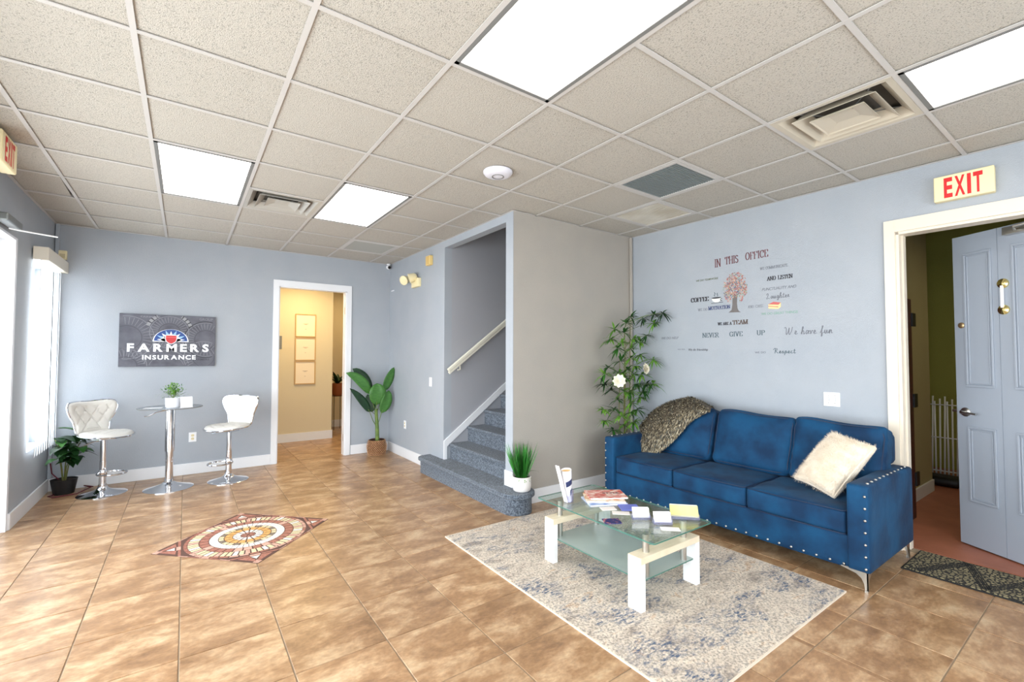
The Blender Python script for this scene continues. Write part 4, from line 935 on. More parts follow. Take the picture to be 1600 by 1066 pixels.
# back cushions: boxy, leaning back
def back_cushion(cy, w_, slump=0, seed=0):
    hh = .475; th = .175
    Ml = Matrix.Translation((2.985, cy, .470)) @ Matrix.Rotation(.30, 4, 'Y') @ Matrix.Translation((0, 0, hh/2))
    def fn(p, q):
        p = p.copy()
        if abs(q[1]) > .9: p.y += .004*math.sin(p.z*70+seed)*math.copysign(1, q[1])
        p.x += .006*math.sin(p.y*14+seed*2)*math.sin(p.z*12+seed)
        p.z += .012*math.sin(p.y*9+seed*3)*(q[2]+1)/2
        if slump and q[1] > 0: p.z -= slump*(q[1]**2)*(q[2]+1)/2
        return p
    c = sob('back_cushion', rbox(th, w_, hh, r=.035, n=18, puff=(.035,.004,.014), fn=fn, M=Ml), V)
    for sx in (-1, 1):
        pts = []
        for i in range(44):
            a = 2*PI*i/44; ca, sa = math.cos(a), math.sin(a)
            u = math.copysign(abs(ca)**.22, ca)*(w_/2-.012); v = math.copysign(abs(sa)**.22, sa)*(hh/2-.010)
            p = Vector((sx*(th/2-.012)+(.006*sx), u, v)); p = fn(p, (sx, u/(w_/2), v/(hh/2))); pts.append(Ml @ p-SO)
        obj('piping', tube(bmesh.new(), pts, .005, 6, closed=True), M['velvet_d'], c)
    return c
back_cushion(.165, .66, slump=.10, seed=1)
back_cushion(-.52, .655, seed=2)
back_cushion(-1.145, .60, seed=4)
# legs: flared chrome brackets
for (x, sx) in ((XF+.02, 1), (XB-.03, -1)):
    for (y, sy) in ((Y0+.02, 1), (Y1-.02, -1)):
        bm = bmesh.new()
        prof = [(0,.125),(0,.012),(.016,.012),(.020,.05),(.034,.08),(.06,.10),(.14,.118),(.14,.125)]
        prism(bm, prof, lambda u, v, d: (x, y+sy*u, v), 0, 1) if False else None
        a = [bm.verts.new((x, y+sy*u, v)) for u, v in prof]; b_ = [bm.verts.new((x+sx*.006, y+sy*u, v)) for u, v in prof]
        bm.faces.new(a); bm.faces.new(list(reversed(b_)))
        for i in range(len(prof)): bm.faces.new((a[i], b_[i], b_[(i+1) % 8], a[(i+1) % 8]))
        a = [bm.verts.new((x+sx*u, y, v)) for u, v in prof]; b_ = [bm.verts.new((x+sx*u, y+sy*.006, v)) for u, v in prof]
        bm.faces.new(a); bm.faces.new(list(reversed(b_)))
        for i in range(len(prof)): bm.faces.new((a[i], b_[i], b_[(i+1) % 8], a[(i+1) % 8]))
        box(bm, min(x, x+sx*.018), max(x, x+sx*.018), min(y, y+sy*.018), max(y, y+sy*.018), .0005, .014)
        bmesh.ops.recalc_face_normals(bm, faces=bm.faces[:]); sob('leg', bm, M['steel'])
# fur throw over the left back cushion
def interp(rows, u, v):
    n = len(rows)-1; m_ = len(rows[0])-1
    def cr(p, t):
        k = min(int(t), len(p)-2); f = t-k; p0 = p[max(k-1, 0)]; p1 = p[k]; p2 = p[k+1]; p3 = p[min(k+2, len(p)-1)]
        return .5*((2*p1)+(p2-p0)*f+(2*p0-5*p1+4*p2-p3)*f*f+(3*p1-p0-3*p2+p3)*f**3)
    return cr([cr([Vector(q) for q in r], u*m_) for r in rows], v*n)
rows = THROW_ROWS
thr = empty('fur_throw', (3.0, .25, .5), 0, 'brown grey faux fur throw draped over the left corner of the sofa', 'throw')
TO = Vector((3.0, .25, .5))
NU, NV = 26, 22
bm = bmesh.new(); gr = [[bm.verts.new(interp(rows, i/NU, j/NV)-TO+Vector((.005*math.sin(i*1.7+j), .004*math.sin(j*2.1), .004*math.cos(i*1.3)))) for i in range(NU+1)] for j in range(NV+1)]
for j in range(NV):
    for i in range(NU): bm.faces.new((gr[j][i], gr[j][i+1], gr[j+1][i+1], gr[j+1][i]))
FUR = [mat('fur_%d' % i, c, .8) for i, c in enumerate(((84,74,60),(150,136,108),(40,38,34),(206,192,164),(112,112,104)))]
o = obj('backing', bm, FUR[0], thr, smooth=True); sm = o.modifiers.new('t', 'SOLIDIFY'); sm.thickness = .012
rng = random.Random(5); vs, fs, mi = [], [], []
for k in range(7500):
    u, v = rng.random(), rng.random(); p = interp(rows, u, v); du = interp(rows, min(u+.02, 1), v)-interp(rows, max(u-.02, 0), v); dv = interp(rows, u, min(v+.02, 1))-interp(rows, u, max(v-.02, 0))
    n_ = du.cross(dv)
    if n_.length < 1e-7: continue
    n_.normalize()
    if n_.x > 0 and v > .35: n_ = -n_
    elif n_.z < 0 and v <= .35: n_ = -n_
    t_ = (dv.normalized()+du.normalized()*rng.uniform(-.5,.3)).normalized(); L_ = rng.uniform(.030,.060); s_ = n_.cross(t_)*rng.uniform(.0018,.0042)
    tip = p+t_*L_*.85+n_*L_*rng.uniform(.3,.6); mid = p+t_*L_*.4+n_*L_*.40; b0 = len(vs); vs += [p-s_-TO, p+s_-TO, mid+s_-TO, mid-s_-TO, tip-TO]; fs += [(b0,b0+1,b0+2,b0+3),(b0+3,b0+2,b0+4)]; c_ = rng.choice((0,0,1,1,2,3,4)); mi += [c_, c_]
me = bpy.data.meshes.new('fur'); me.from_pydata(vs, [], fs)
for x in FUR: me.materials.append(x)
me.polygons.foreach_set('material_index', mi)
fo = bpy.data.objects.new('fur', me); COL.objects.link(fo); fo.parent = thr; tag(fo, kind='stuff')
# cream fur pillow leaning on the right arm
pw = empty('throw_pillow', (2.80, -1.22, .62), 0, 'cream fluffy throw pillow leaning in the right corner of the sofa', 'pillow')
PM = Matrix.Translation((-2.77, 1.215, -.645)) @ Matrix(PILLOW_M)
def pillow(p, q):
    x, y = q[0], q[1]; e = (1-x**2)*(1-y**2); t = .012+.085*max(e, 0)**.55
    pin = 1-.05*(1-abs(y)**2)*(abs(x)**3)
    return Vector((p.x*(1-.06*(1-y*y)*abs(x)**4), p.y*(1-.06*(1-x*x)*abs(y)**4), (t if q[2] > 0 else -t)*abs(q[2])+.005*math.sin(x*17)*math.sin(y*3)))
PFUR = mat('cream_fur', (236,222,202), .9, c2=(222,204,180), scale=14, bump=.8, bscale=70, sheen=.4)
obj('cover', rbox(.47, .33, .10, r=.02, n=22, fn=pillow, M=PM), PFUR, pw, smooth=True)
rng = random.Random(6); vs, fs = [], []
for k in range(9000):
    x, y = rng.uniform(-1,1), rng.uniform(-1,1); s = rng.choice((-1,1)); e = max((1-x**2)*(1-y**2), 0); t = .012+.085*e**.55
    p = Vector((.235*x*(1-.06*(1-y*y)*abs(x)**4), .165*y*(1-.06*(1-x*x)*abs(y)**4), s*t)); n_ = Vector((x**5*1.2, y**5*1.2, s)).normalized()
    tg = Vector((rng.uniform(-1,1), rng.uniform(-1.4,.2), 0)); L_ = rng.uniform(.008,.017); sd = n_.cross(tg).normalized()*.0012
    b0 = len(vs); vs += [PM @ (p-sd), PM @ (p+sd), PM @ (p+(n_*.7+tg.normalized()*.8)*L_)]; fs.append((b0,b0+1,b0+2))
me = bpy.data.meshes.new('fur'); me.from_pydata(vs, [], fs); me.materials.append(PFUR); fo = bpy.data.objects.new('fur', me); COL.objects.link(fo); fo.parent = pw; tag(fo, kind='stuff')
# ------------------------------------------------------------------ coffee table
ct = empty('coffee_table', (1.372, -.433, .011), 0, 'glass topped coffee table with white portal legs and frosted lower shelf on the rug', 'table')
CT = Vector((1.372, -.433, .011))
TG1 = glass('table_glass', (.90,.96,.94,1), fac=.06, frost=(190,214,206)); TGE = mat('glass_edge', (70,116,104), .15); FG = glass('frosted_glass', (.78,.84,.82,1), .25, .6, (196,208,204))
def slab(name, w_, d_, z0, z1, m, r=.02):
    pts = []
    for cx, cy, a0 in ((w_/2-r,-d_/2+r,-90),(w_/2-r,d_/2-r,0),(-w_/2+r,d_/2-r,90),(-w_/2+r,-d_/2+r,180)): pts += arc(cx, cy, r, r, a0, a0+90, 5)
    bm = bmesh.new(); prism(bm, pts, fxy, z0, z1)
    for f in bm.faces:
        if len(f.verts) == 4: f.material_index = 1
    return obj(name, bm, [m, TGE], ct)
slab('glass_top', .572, 1.012, .403, .411, TG1); slab('lower_shelf', .50, .80, .155, .162, FG, .01)
for sy in (-1, 1):
    yc = sy*.372
    bm = boxes((-.287, -.247, yc-.047, yc+.047, 0, .265), (.247, .287, yc-.047, yc+.047, 0, .265)); lg = None
    for sx in (-1, 1): obj('leg', B(min(sx*.247,sx*.287), max(sx*.247,sx*.287), yc-.047, yc+.047, 0, .262), M['white_lam'], ct, bevel=.002)
    bm.free(); obj('cross_beam', B(-.287, .287, yc-.047, yc+.047, .262, .300), M['wood_w'], ct, bevel=.002)
    for sx in (-1, 1):
        obj('chrome_post', lathe(bmesh.new(), [(.019,.145),(.019,.262)], 20, loc=(sx*.185, yc-.0*sy-sy*.0, 0)), M['steel'], ct)
        obj('chrome_post', lathe(bmesh.new(), [(.019,.300),(.019,.403)], 20, loc=(sx*.185, yc, 0)), M['steel'], ct)
TZ = CT.z+.4115
def flat(name, pts, z0, z1, m, label, cat, group=None):
    bm = bmesh.new(); prism(bm, pts, fxy, z0, z1); bmesh.ops.recalc_face_normals(bm, faces=bm.faces[:]); return tag(obj(name, bm, m), label, cat, group)
PG = mat('white_paper', (240,236,238), .6)
def rect(cx, cy, w_, d_, a): c_, s_ = math.cos(a), math.sin(a); return [(cx+c_*x-s_*y, cy+s_*x+c_*y) for x, y in ((-w_/2,-d_/2),(w_/2,-d_/2),(w_/2,d_/2),(-w_/2,d_/2))]
def holder(name, loc, rz, label, cat, w_=.16, h_=.10, tilt=.35, papers=(), back=True, acr=None, d_=.05):
    t = empty(name, loc, rz, label, cat)
    R_ = Matrix.Rotation(-tilt, 4, 'X')
    if acr: obj('stand', boxes((-w_/2-.004, w_/2+.004, -d_/2, d_/2, 0, .003), (-w_/2-.004, w_/2+.004, -d_/2, -d_/2+.003, 0, .025), (-w_/2-.004, -w_/2, -d_/2, d_/2, 0, .03), (w_/2, w_/2+.004, -d_/2, d_/2, 0, .03)), acr, t)
    for k, (m, nm) in enumerate(papers):
        obj(nm, B(-w_/2+.002*k, w_/2-.002*k, -.02+.008*k, -.015+.008*k, .004, h_+.006*k, M=R_), m, t)
    return t
ACR = glass('acrylic', (.93,.93,.98,1), fac=.1, frost=(200,200,235))
VA = math.atan2(-.78, -.55)       # items roughly face the viewpoint
holder('card_holder', (1.345, -.645, TZ), -.65, 'clear card holder with white cards, nearer the middle of the coffee table', 'holder', .105, .062, .45, [(PG,'card_stack'),(PG,'card_stack')], acr=ACR)
holder('card_holder', (1.385, -.775, TZ), -.65, 'clear card holder with white cards, nearest the front edge of the coffee table', 'holder', .105, .062, .45, [(PG,'card_stack'),(PG,'card_stack')], acr=ACR)
holder('brochure_stand', (1.575, -.80, TZ), -.80, 'yellow and green leaflets in a stand at the right rear of the coffee table', 'leaflets', .17, .075, .55, [(mat('leaflet_yellow', (214,206,124), .6, c2=(228,222,150), scale=8),'leaflet'),(mat('leaflet_cream', (238,232,212), .6),'leaflet')], acr=ACR)
flat('navy_booklet', rect(1.157, -.575, .105, .085, -.55), TZ, TZ+.004, mat('booklet_navy', (34,40,96), .5, c2=(196,120,120), scale=26, lo=.5, hi=.6), 'navy and red booklet lying on the front left of the coffee table', 'booklet')
flat('blue_card_pile', rect(1.445, -.47, .13, .115, -.6), TZ, TZ+.006, mat('card_periwinkle', (108,118,196), .5), 'periwinkle blue card pile in the middle of the coffee table', 'cards')
flat('white_card', rect(1.315, -.40, .10, .065, -.5), TZ, TZ+.003, mat('card_white', (240,232,226), .5), 'white business card left of the blue card pile', 'card')
flat('white_card', rect(1.318, -.508, .11, .055, -.75), TZ, TZ+.003, bpy.data.materials['card_white'], 'white business card between the blue card pile and the card holders', 'card')
flat('white_card', rect(1.345, -.86, .11, .055, -.75), TZ, TZ+.002, bpy.data.materials['card_white'], 'pale speckled card at the near edge of the coffee table', 'card')
MGM = [mat('magazine_red', (196,84,72), .45, c2=(238,220,208), scale=22, lo=.45, hi=.6, stretch=(1,3,1)), mat('magazine_cream', (238,226,206), .45, c2=(208,150,96), scale=18, lo=.5, hi=.65), mat('magazine_blue', (84,124,190), .45, c2=(222,228,236), scale=14)]
for k, (cx, cy, w_, d_, a, lb) in enumerate(((1.41,-.275,.27,.20,-.45,'blue and white magazine at the bottom of the stack'), (1.43,-.255,.27,.20,-.65,'cream and orange magazine, middle of the stack'), (1.47,-.235,.27,.19,-.55,'red and white magazine on top of the stack'))):
    t = empty('magazine', (cx, cy, TZ+.011*k), a, lb+' on the coffee table', 'magazine', 'magazines stacked on the coffee table')
    m_ = MGM[2-k if k != 1 else 1]
    obj('pages', B(-w_/2+.002, w_/2-.002, -d_/2+.002, d_/2-.002, .001, .009), PG, t)
    obj('cover', boxes((-w_/2, w_/2, -d_/2, d_/2, 0, .001), (-w_/2, w_/2, -d_/2, d_/2, .009, .0105), (-w_/2, -w_/2+.002, -d_/2, d_/2, .001, .009)), m_, t)
t_ = text_bm('STYLE', .03, .04); a, b_ = width(t_)
for v in t_.verts: v.co = Vector((-.02+(v.co.x-a)/(b_-a)*.12, -.0+v.co.y, .0112))
obj('title_lettering', t_, D['dark'], t)
# brochure roll in an acrylic cup
rr = empty('rolled_brochures', (1.205, -.135, TZ), 0, 'rolled white brochures with navy print standing at the far left of the coffee table', 'brochures')
lean = Matrix.Rotation(-.16, 4, 'Y') @ Matrix.Rotation(.05, 4, 'X')
obj('acrylic_cup', lathe(bmesh.new(), [(.0001,.002),(.030,.002),(.032,.085),(.034,.085),(.032,0),(.0001,0)], 24), ACR, rr)
obj('roll', lathe(bmesh.new(), [(.020,.004),(.026,.08),(.034,.17),(.038,.232),(.034,.232),(.030,.17),(.022,.08)], 28, cap=False, M=lean), PG, rr)
obj('roll_core', lathe(bmesh.new(), [(.0001,.214),(.030,.216),(.033,.222)], 24, cap=False, M=lean), mat('core_orange', (226,188,136), .6), rr)
def patch(z0, z1, a0, a1, m, nm):
    bm = bmesh.new(); n = 8; g = []
    def rad(z): return .0205+(.0385-.020)*min(z/.22, 1)+.0012
    for i in range(n+1):
        a = a0+(a1-a0)*i/n; s_ = .02*i/n; g.append((bm.verts.new(lean @ Vector((rad(z0+s_)*math.cos(a), rad(z0+s_)*math.sin(a), z0+s_))), bm.verts.new(lean @ Vector((rad(z1+s_)*math.cos(a), rad(z1+s_)*math.sin(a), z1+s_)))))
    for p, q in zip(g, g[1:]): bm.faces.new((p[0], q[0], q[1], p[1]))
    return obj(nm, bm, m, rr)
patch(.115, .155, -2.6, -.9, mat('print_navy', (44,52,92), .5), 'printed_band'); patch(.05, .09, -1.7, -.6, bpy.data.materials['print_navy'], 'printed_band')
obj('leaning_card', B(-.028, -.025, -.02, .018, .01, .285, M=Matrix.Rotation(-.30, 4, 'Y')), PG, rr)
obj('leaf_print', B(-.0245, -.0235, -.016, .014, .225, .275, M=Matrix.Rotation(-.30, 4, 'Y')), mat('print_green', (96,134,84), .6), rr)
# ------------------------------------------------------------------ bar stools
LE = M['leather']
def pad(outline, th, bend, tuft, rings_=16):
    """upholstered pad: outline = list of (u,v); bend(u,v,d)->3D ; returns bm of soft pad"""
    n = len(outline); bm = bmesh.new(); cu = sum(p[0] for p in outline)/n; cv = sum(p[1] for p in outline)/n
    for side in (1, -1):
        rg_ = []
        for k in range(1, rings_+1):
            s = k/rings_; ring_ = []
            for (u, v) in outline:
                x, y = cu+(u-cu)*s, cv+(v-cv)*s
                t = th*(1-s**5)**.5*(.5 if side < 0 else 1)+.002
                if side > 0: t -= tuft(x, y)*(1-s**6)
                ring_.append(bm.verts.new(bend(x, y, side*t)))
            rg_.append(ring_)
        c = bm.verts.new(bend(cu, cv, side*(th*(.5 if side < 0 else 1)-(tuft(cu, cv) if side > 0 else 0))))
        for i in range(n):
            f = [c, rg_[0][i], rg_[0][(i+1) % n]]; bm.faces.new(f if side > 0 else f[::-1])
            for a, b_ in zip(rg_, rg_[1:]):
                f = [a[i], b_[i], b_[(i+1) % n], a[(i+1) % n]]; bm.faces.new(f if side > 0 else f[::-1])
    for f in bm.faces: f.smooth = True
    return bm
def smooth_outline(pts, n=4):
    out = []; N_ = len(pts)
    for i in range(N_):
        p0, p1, p2, p3 = [Vector(pts[(i+k-1) % N_]) for k in range(4)]
        for j in range(n):
            f = j/n; q = .5*((2*p1)+(p2-p0)*f+(2*p0-5*p1+4*p2-p3)*f*f+(3*p1-p0-3*p2+p3)*f**3); out.append((q.x, q.y))
    return out
def diamond(x, y, s=.105, d=.016):
    a = abs(((x+y*.62)/s) % 1-.5)*2; b_ = abs(((x-y*.62)/s) % 1-.5)*2
    return d*(max(0, (a-.80)/.2)**1.2+max(0, (b_-.80)/.2)**1.2)
def make_stool(label, loc, rz):
    t = empty('bar_stool', loc, rz, label, 'stool', None)          # faces local +x
    bm = lathe(bmesh.new(), [(.0001,.0),(.205,.0),(.205,.006),(.19,.014),(.13,.026),(.07,.045),(.045,.065),(.036,.085)], 48); lathe(bm, [(.036,.085),(.036,.10),(.0001,.10)], 24)
    obj('base', bm, M['chrome'], t)
    bm = lathe(bmesh.new(), [(.030,.09),(.030,.34)], 24); lathe(bm, [(.0265,.34),(.0265,.565)], 24); obj('column', bm, M['chrome'], t)
    bm = lathe(bmesh.new(), [(.033,.20),(.037,.205),(.037,.245),(.033,.25)], 24)
    pts = [(.0+.125+.125*math.cos(a), .115*math.sin(a), .225) for a in [2*PI*i/32 for i in range(32)]]
    tube(bm, pts, .009, 8, closed=True); obj('footrest', bm, M['chrome'], t)
    so_ = smooth_outline([(.235,.0),(.225,.10),(.17,.175),(.08,.205),(-.02,.19),(-.11,.155),(-.165,.12),(-.175,0),(-.165,-.12),(-.11,-.155),(-.02,-.19),(.08,-.205),(.17,-.175),(.225,-.10)])
    sb = lambda u, v, d: Vector((u, v, .612+d+.10*max(0, -u-.05)**1.5+.28*(u-.06)*(u-.06)*(1 if u > .06 else 0)*-.8+.25*v*v))
    seat = obj('seat', pad(so_, .038, sb, diamond), LE, t)
    obj('chrome_trim', tube(bmesh.new(), [sb(u*1.03, v*1.03, -.006) for u, v in so_], .008, 8, closed=True), M['chrome'], seat)
    bo = smooth_outline([(-.13,.0),(-.0,-.005),(.13,.0),(.152,.05),(.165,.12),(.205,.20),(.225,.27),(.205,.325),(.12,.338),(0,.332),(-.12,.338),(-.205,.325),(-.225,.27),(-.205,.20),(-.165,.12),(-.152,.05)])
    bk = lambda u, v, d: Vector((-.165-.16*v-.02+1.5*u*u*.9+d*.95, u, .625+v*.985+d*.2))
    back = obj('backrest', pad(bo, .032, bk, diamond), LE, t)
    obj('chrome_trim', tube(bmesh.new(), [bk(u*1.035, v*1.01, -.004) for u, v in bo], .009, 8, closed=True), M['chrome'], back)
    obj('back_shell', pad([(u*.97, v*.98+.003) for u, v in bo], .006, lambda u, v, d: bk(u, v, d*.5-.016), lambda a, b_: 0, 6), mat('shell_white', (225,226,230), .25) if 'shell_white' not in bpy.data.materials else bpy.data.materials['shell_white'], t)
    bm = B(-.07, .07, -.07, .07, .565, .578); tube(bm, [(.0,-.02,.56),(.02,-.13,.555),(.03,-.20,.535)], .005, 6); obj('lift_lever', bm, M['chrome'], t)
    return t
make_stool('white quilted bar stool left of the glass bar table', (-1.68, 3.84, 0), math.radians(-50))
make_stool('white quilted bar stool right of the glass bar table', (-.575, 3.69, 0), math.radians(-135))
# ------------------------------------------------------------------ bar table
bt = empty('bar_table', (-1.125, 3.70, 0), 0, 'round glass bar table on a chrome pedestal between the two white stools', 'table')
bm = lathe(bmesh.new(), [(.0001,0),(.225,0),(.225,.006),(.20,.016),(.13,.032),(.07,.055),(.045,.075),(.042,.10)], 48); obj('base', bm, M['chrome'], bt)
bm = lathe(bmesh.new(), [(.036,.09),(.036,.40)], 28); lathe(bm, [(.036,.40),(.045,.402),(.045,.41),(.043,.86)], 28); lathe(bm, [(.09,.86),(.09,.872)], 28); obj('column', bm, M['chrome'], bt)
obj('lift_lever', tube(bmesh.new(), [(-.03,-.02,.85),(-.12,-.05,.835),(-.19,-.07,.80),(-.22,-.08,.80)], .005, 6), M['chrome'], bt)
bm = lathe(bmesh.new(), [(.0001,.872),(.288,.872),(.292,.876),(.288,.881),(.0001,.881)], 64)
for f in bm.faces:
    if f.calc_center_median().length > 0 and max(math.hypot(v.co.x, v.co.y) for v in f.verts) > .29: f.material_index = 1
obj('glass_top', bm, [glass('bar_glass', (.80,.83,.86,1), fac=.35, frost=(190,200,214)), M['greym']], bt)
# plants ---------------------------------------------------------------------------------------------------
def leaf(bm, p, d, L, w_, droop=.3, fold=.15, n=6, mi=0, up=None, sharp=1., M_=None):
    """solid-ish blade: strip with midrib along direction d, drooping"""
    p = Vector(p); d = Vector(d).normalized(); up = Vector(up or (0,0,1)); s = d.cross(up)
    if s.length < .05: s = d.cross(Vector((1,0,0)))
    s.normalize(); nrm = s.cross(d).normalized(); prev = None
    for i in range(n+1):
        t = i/n; c = p+d*L*t*(1-.15*droop*t)-Vector((0,0,1))*droop*L*t*t*.6
        ww = w_*.5*max(.02, math.sin(PI*min(1, t**.75*.97+.03))**sharp)
        q = [c-s*ww+nrm*ww*fold, c, c+s*ww+nrm*ww*fold]
        cur = [bm.verts.new(x) for x in q]
        if prev:
            for a in (0, 1):
                f = bm.faces.new((prev[a], prev[a+1], cur[a+1], cur[a])); f.smooth = True; f.material_index = mi
        prev = cur
    return bm
def small_box_pot(t, prof, m, soil_z, soil_r):
    obj('pot', lathe(bmesh.new(), prof, 40), m, t); obj('soil', lathe(bmesh.new(), [(.0001,soil_z),(soil_r,soil_z)], 24, cap=False), M['soil'], t)
rng = random.Random(21)
# 1 table plant
tp = empty('potted_plant', (-1.105, 3.60, .882), 0, 'small bushy green plant in a white pot on the glass bar table', 'plant')
small_box_pot(tp, [(.0001,0),(.058,0),(.066,.01),(.070,.105),(.064,.105),(.060,.09),(.0001,.09)], mat('pot_white', (238,240,246), .35), .095, .063)
bm = bmesh.new()
for k in range(340):
    a, e = rng.uniform(0, 2*PI), rng.uniform(.1, 1.5); r = rng.uniform(.03, .135); c = Vector((math.cos(a)*math.cos(e)*r*1.1, math.sin(a)*math.cos(e)*r*1.1, .105+math.sin(e)*r*1.1))
    leaf(bm, c, (math.cos(a)*math.cos(e)+rng.uniform(-.4,.4), math.sin(a)*math.cos(e)+rng.uniform(-.4,.4), math.sin(e)+rng.uniform(-.3,.3)), rng.uniform(.02,.034), .011, .2, n=3, mi=rng.choice((0,0,1)))
for k in range(14):
    a = rng.uniform(0, 6.3); tube(bm, [(0,0,.09),(.03*math.cos(a),.03*math.sin(a),.14),(.08*math.cos(a),.08*math.sin(a),.18)], .0012, 4, mi=2)
tag(obj('foliage', bm, [M['leaf_b'], M['leaf_m'], M['stem_g']], tp), kind='stuff')
t = empty('card_display', (-.985, 3.53, .882), .25, 'small white card display leaning beside the plant on the bar table', 'card')
obj('card', B(-.055, .055, -.002, .002, .002, .115, M=Matrix.Rotation(-.18, 4, 'X')), PG, t); obj('foot', B(-.055, .055, -.02, .03, 0, .003), PG, t)
t = flat('paper_sheet', [(-1.36,3.62),(-1.20,3.58),(-1.19,3.66),(-1.34,3.70)], .882, .8835, PG, 'white paper sheet lying on the left side of the bar table', 'paper')
# 2 corner plant, broad dark leaves
cpn = empty('potted_plant', (-2.01, 4.10, 0), 0, 'dark green rubber plant in a black pot in the left corner', 'plant')
small_box_pot(cpn, [(.0001,0),(.082,0),(.105,.14),(.108,.15),(.101,.15),(.095,.13),(.0001,.13)], mat('pot_black', (18,18,20), .5), .135, .095)
stems = []
for k in range(5):
    a = k*1.26+.3; top = Vector((.10*math.cos(a)+.02, .07*math.sin(a)-.04, rng.uniform(.42,.58))); stems.append(top)
    obj('stem', tube(bmesh.new(), [(.01*math.cos(a),.01*math.sin(a),.12), (.03*math.cos(a),.03*math.sin(a),.28), top], .007, 6, r2=.004), M['stem'], cpn)
LM3 = [M['leaf_d'], M['leaf_m']]
for k in range(46):
    s = stems[k % 5]; h = rng.uniform(.32, .66); a = rng.uniform(0, 2*PI); c = Vector((s.x*h/.6+.02, s.y*h/.6-.02, h))
    d = Vector((math.cos(a), math.sin(a)*.8-.25, rng.uniform(-.15,.55)))
    L_ = rng.uniform(.16, .23)
    e = c+d.normalized()*L_
    if e.x < -.13: d.x = abs(d.x)*.3
    if e.y > .13: d.y = -abs(d.y)
    if (c+d.normalized()*L_).x < -.13: continue
    bm = leaf(bmesh.new(), c, d, L_, rng.uniform(.075,.105), rng.uniform(.3,.8), .22, mi=0 if rng.random() < .72 else 1); obj('leaf', bm, LM3, cpn)
cord = tube(bmesh.new(), [(XL+.03,4.24,.30),(XL+.05,4.20,.20),(XL+.14,4.15,.10),(XL+.20,4.17,.012),(XL+.06,4.0,.008),(XL+.10,3.93,.008),(XL+.28,3.97,.008),(XL+.32,4.1,.008),(XL+.36,4.18,.012),(XL+.30,4.22,.03),(XL+.38,4.16,.02)], .006, 6)
tag(obj('power_cord', cord, mat('cord_maroon', (96,24,40), .5)), 'dark red power cord coiled behind the black plant pot', 'cord')
# 3 banana plant
bp_ = empty('potted_plant', (1.30, 4.085, 0), 0, 'banana leaf plant in a woven basket beside the back doorway', 'plant')
WB = mat('woven_basket', (168,118,78), .8, c2=(206,160,116), scale=40)
bsk = empty  # basket as woven bands
prof = [(.0001,0),(.112,0),(.128,.06),(.132,.10),(.122,.16),(.108,.215),(.104,.215),(.10,.19),(.0001,.19)]
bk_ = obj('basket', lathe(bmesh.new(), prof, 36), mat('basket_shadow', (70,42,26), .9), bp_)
bm = bmesh.new()
for r_i in range(13):
    z = .008+r_i*.0165
    rr_ = .112+(.02*math.sin(PI*min(1, z/.2)*.75)) + .005 - max(0, z-.13)*.22
    for k in range(30):
        a = 2*PI*(k+.5*(r_i % 2))/30; c = Vector((math.cos(a)*(rr_+.002), math.sin(a)*(rr_+.002), z)); tn = Vector((-math.sin(a), math.cos(a), 0)); o_ = Vector((math.cos(a), math.sin(a), 0))
        q = [c-tn*.0125, c-o_*-.004+Vector((0,0,.008)), c+tn*.0125, c+o_*.004-Vector((0,0,.008)), c+o_*.006]
        v_ = [bm.verts.new(x) for x in q]
        for i in range(4): bm.faces.new((v_[i], v_[(i+1) % 4], v_[4]))
tag(obj('weave', bm, WB, bp_), kind='stuff')
obj('soil', lathe(bmesh.new(), [(.0001,.195),(.10,.195)], 24, cap=False), M['soil'], bp_)
obj('trunk', tube(bmesh.new(), [(.01,0,.18),(.0,-.01,.40),(-.02,-.01,.66)], .03, 10, r2=.022), M['stem_g'], bp_)
O3 = Vector((1.30, 4.085, 0))
def big_leaf(pts, w_, m, stalk, tilt=0, fold=.2, face=(0,-1,0)):
    """leaf following a 3-point spine; face = direction the blade looks to"""
    a, b_, c = [Vector(p)-O3 for p in pts]; face = Vector(face).normalized(); bm = bmesh.new(); prev = None; n = 10
    for i in range(n+1):
        t = i/n; p = a*(1-t)**2+b_*2*t*(1-t)+c*t*t; d = ((b_-a)*(1-t)+(c-b_)*t).normalized(); s = d.cross(face).normalized()
        ww = w_*.5*max(.03, math.sin(PI*min(1, t**.8))**.62)
        cur = [bm.verts.new(q) for q in (p-s*ww+face*ww*fold, p-s*ww*.5+face*ww*fold*.35, p, p+s*ww*.5+face*ww*fold*.35, p+s*ww+face*ww*fold)]
        if prev:
            for k in range(4): f = bm.faces.new((prev[k], prev[k+1], cur[k+1], cur[k])); f.smooth = True
        prev = cur
    o = obj('leaf', bm, m, bp_); sm = o.modifiers.new('t', 'SOLIDIFY'); sm.thickness = .002
    obj('leaf_stalk', tube(bmesh.new(), [Vector(stalk)-O3, (Vector(stalk)-O3+a)*.5+Vector((0,0,-.02)), a, a*.75+b_*.25], .006, 6, r2=.004), M['stem_g'], o)
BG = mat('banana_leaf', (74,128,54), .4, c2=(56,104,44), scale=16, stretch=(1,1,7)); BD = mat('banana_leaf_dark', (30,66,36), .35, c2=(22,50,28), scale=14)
tk = (1.29, 4.08, .60)
big_leaf([(1.19,4.06,.88),(1.06,4.04,1.13),(.83,4.02,1.20)], .15, BG, tk, face=(-.2,-1,.35))
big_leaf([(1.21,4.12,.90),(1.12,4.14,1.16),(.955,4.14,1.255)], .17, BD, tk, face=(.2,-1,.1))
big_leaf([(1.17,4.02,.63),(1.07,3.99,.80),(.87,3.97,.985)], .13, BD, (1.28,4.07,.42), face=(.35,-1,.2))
big_leaf([(1.27,4.03,.72),(1.275,3.98,.95),(1.27,4.02,1.04)], .25, BG, tk, face=(0,-1,.15))
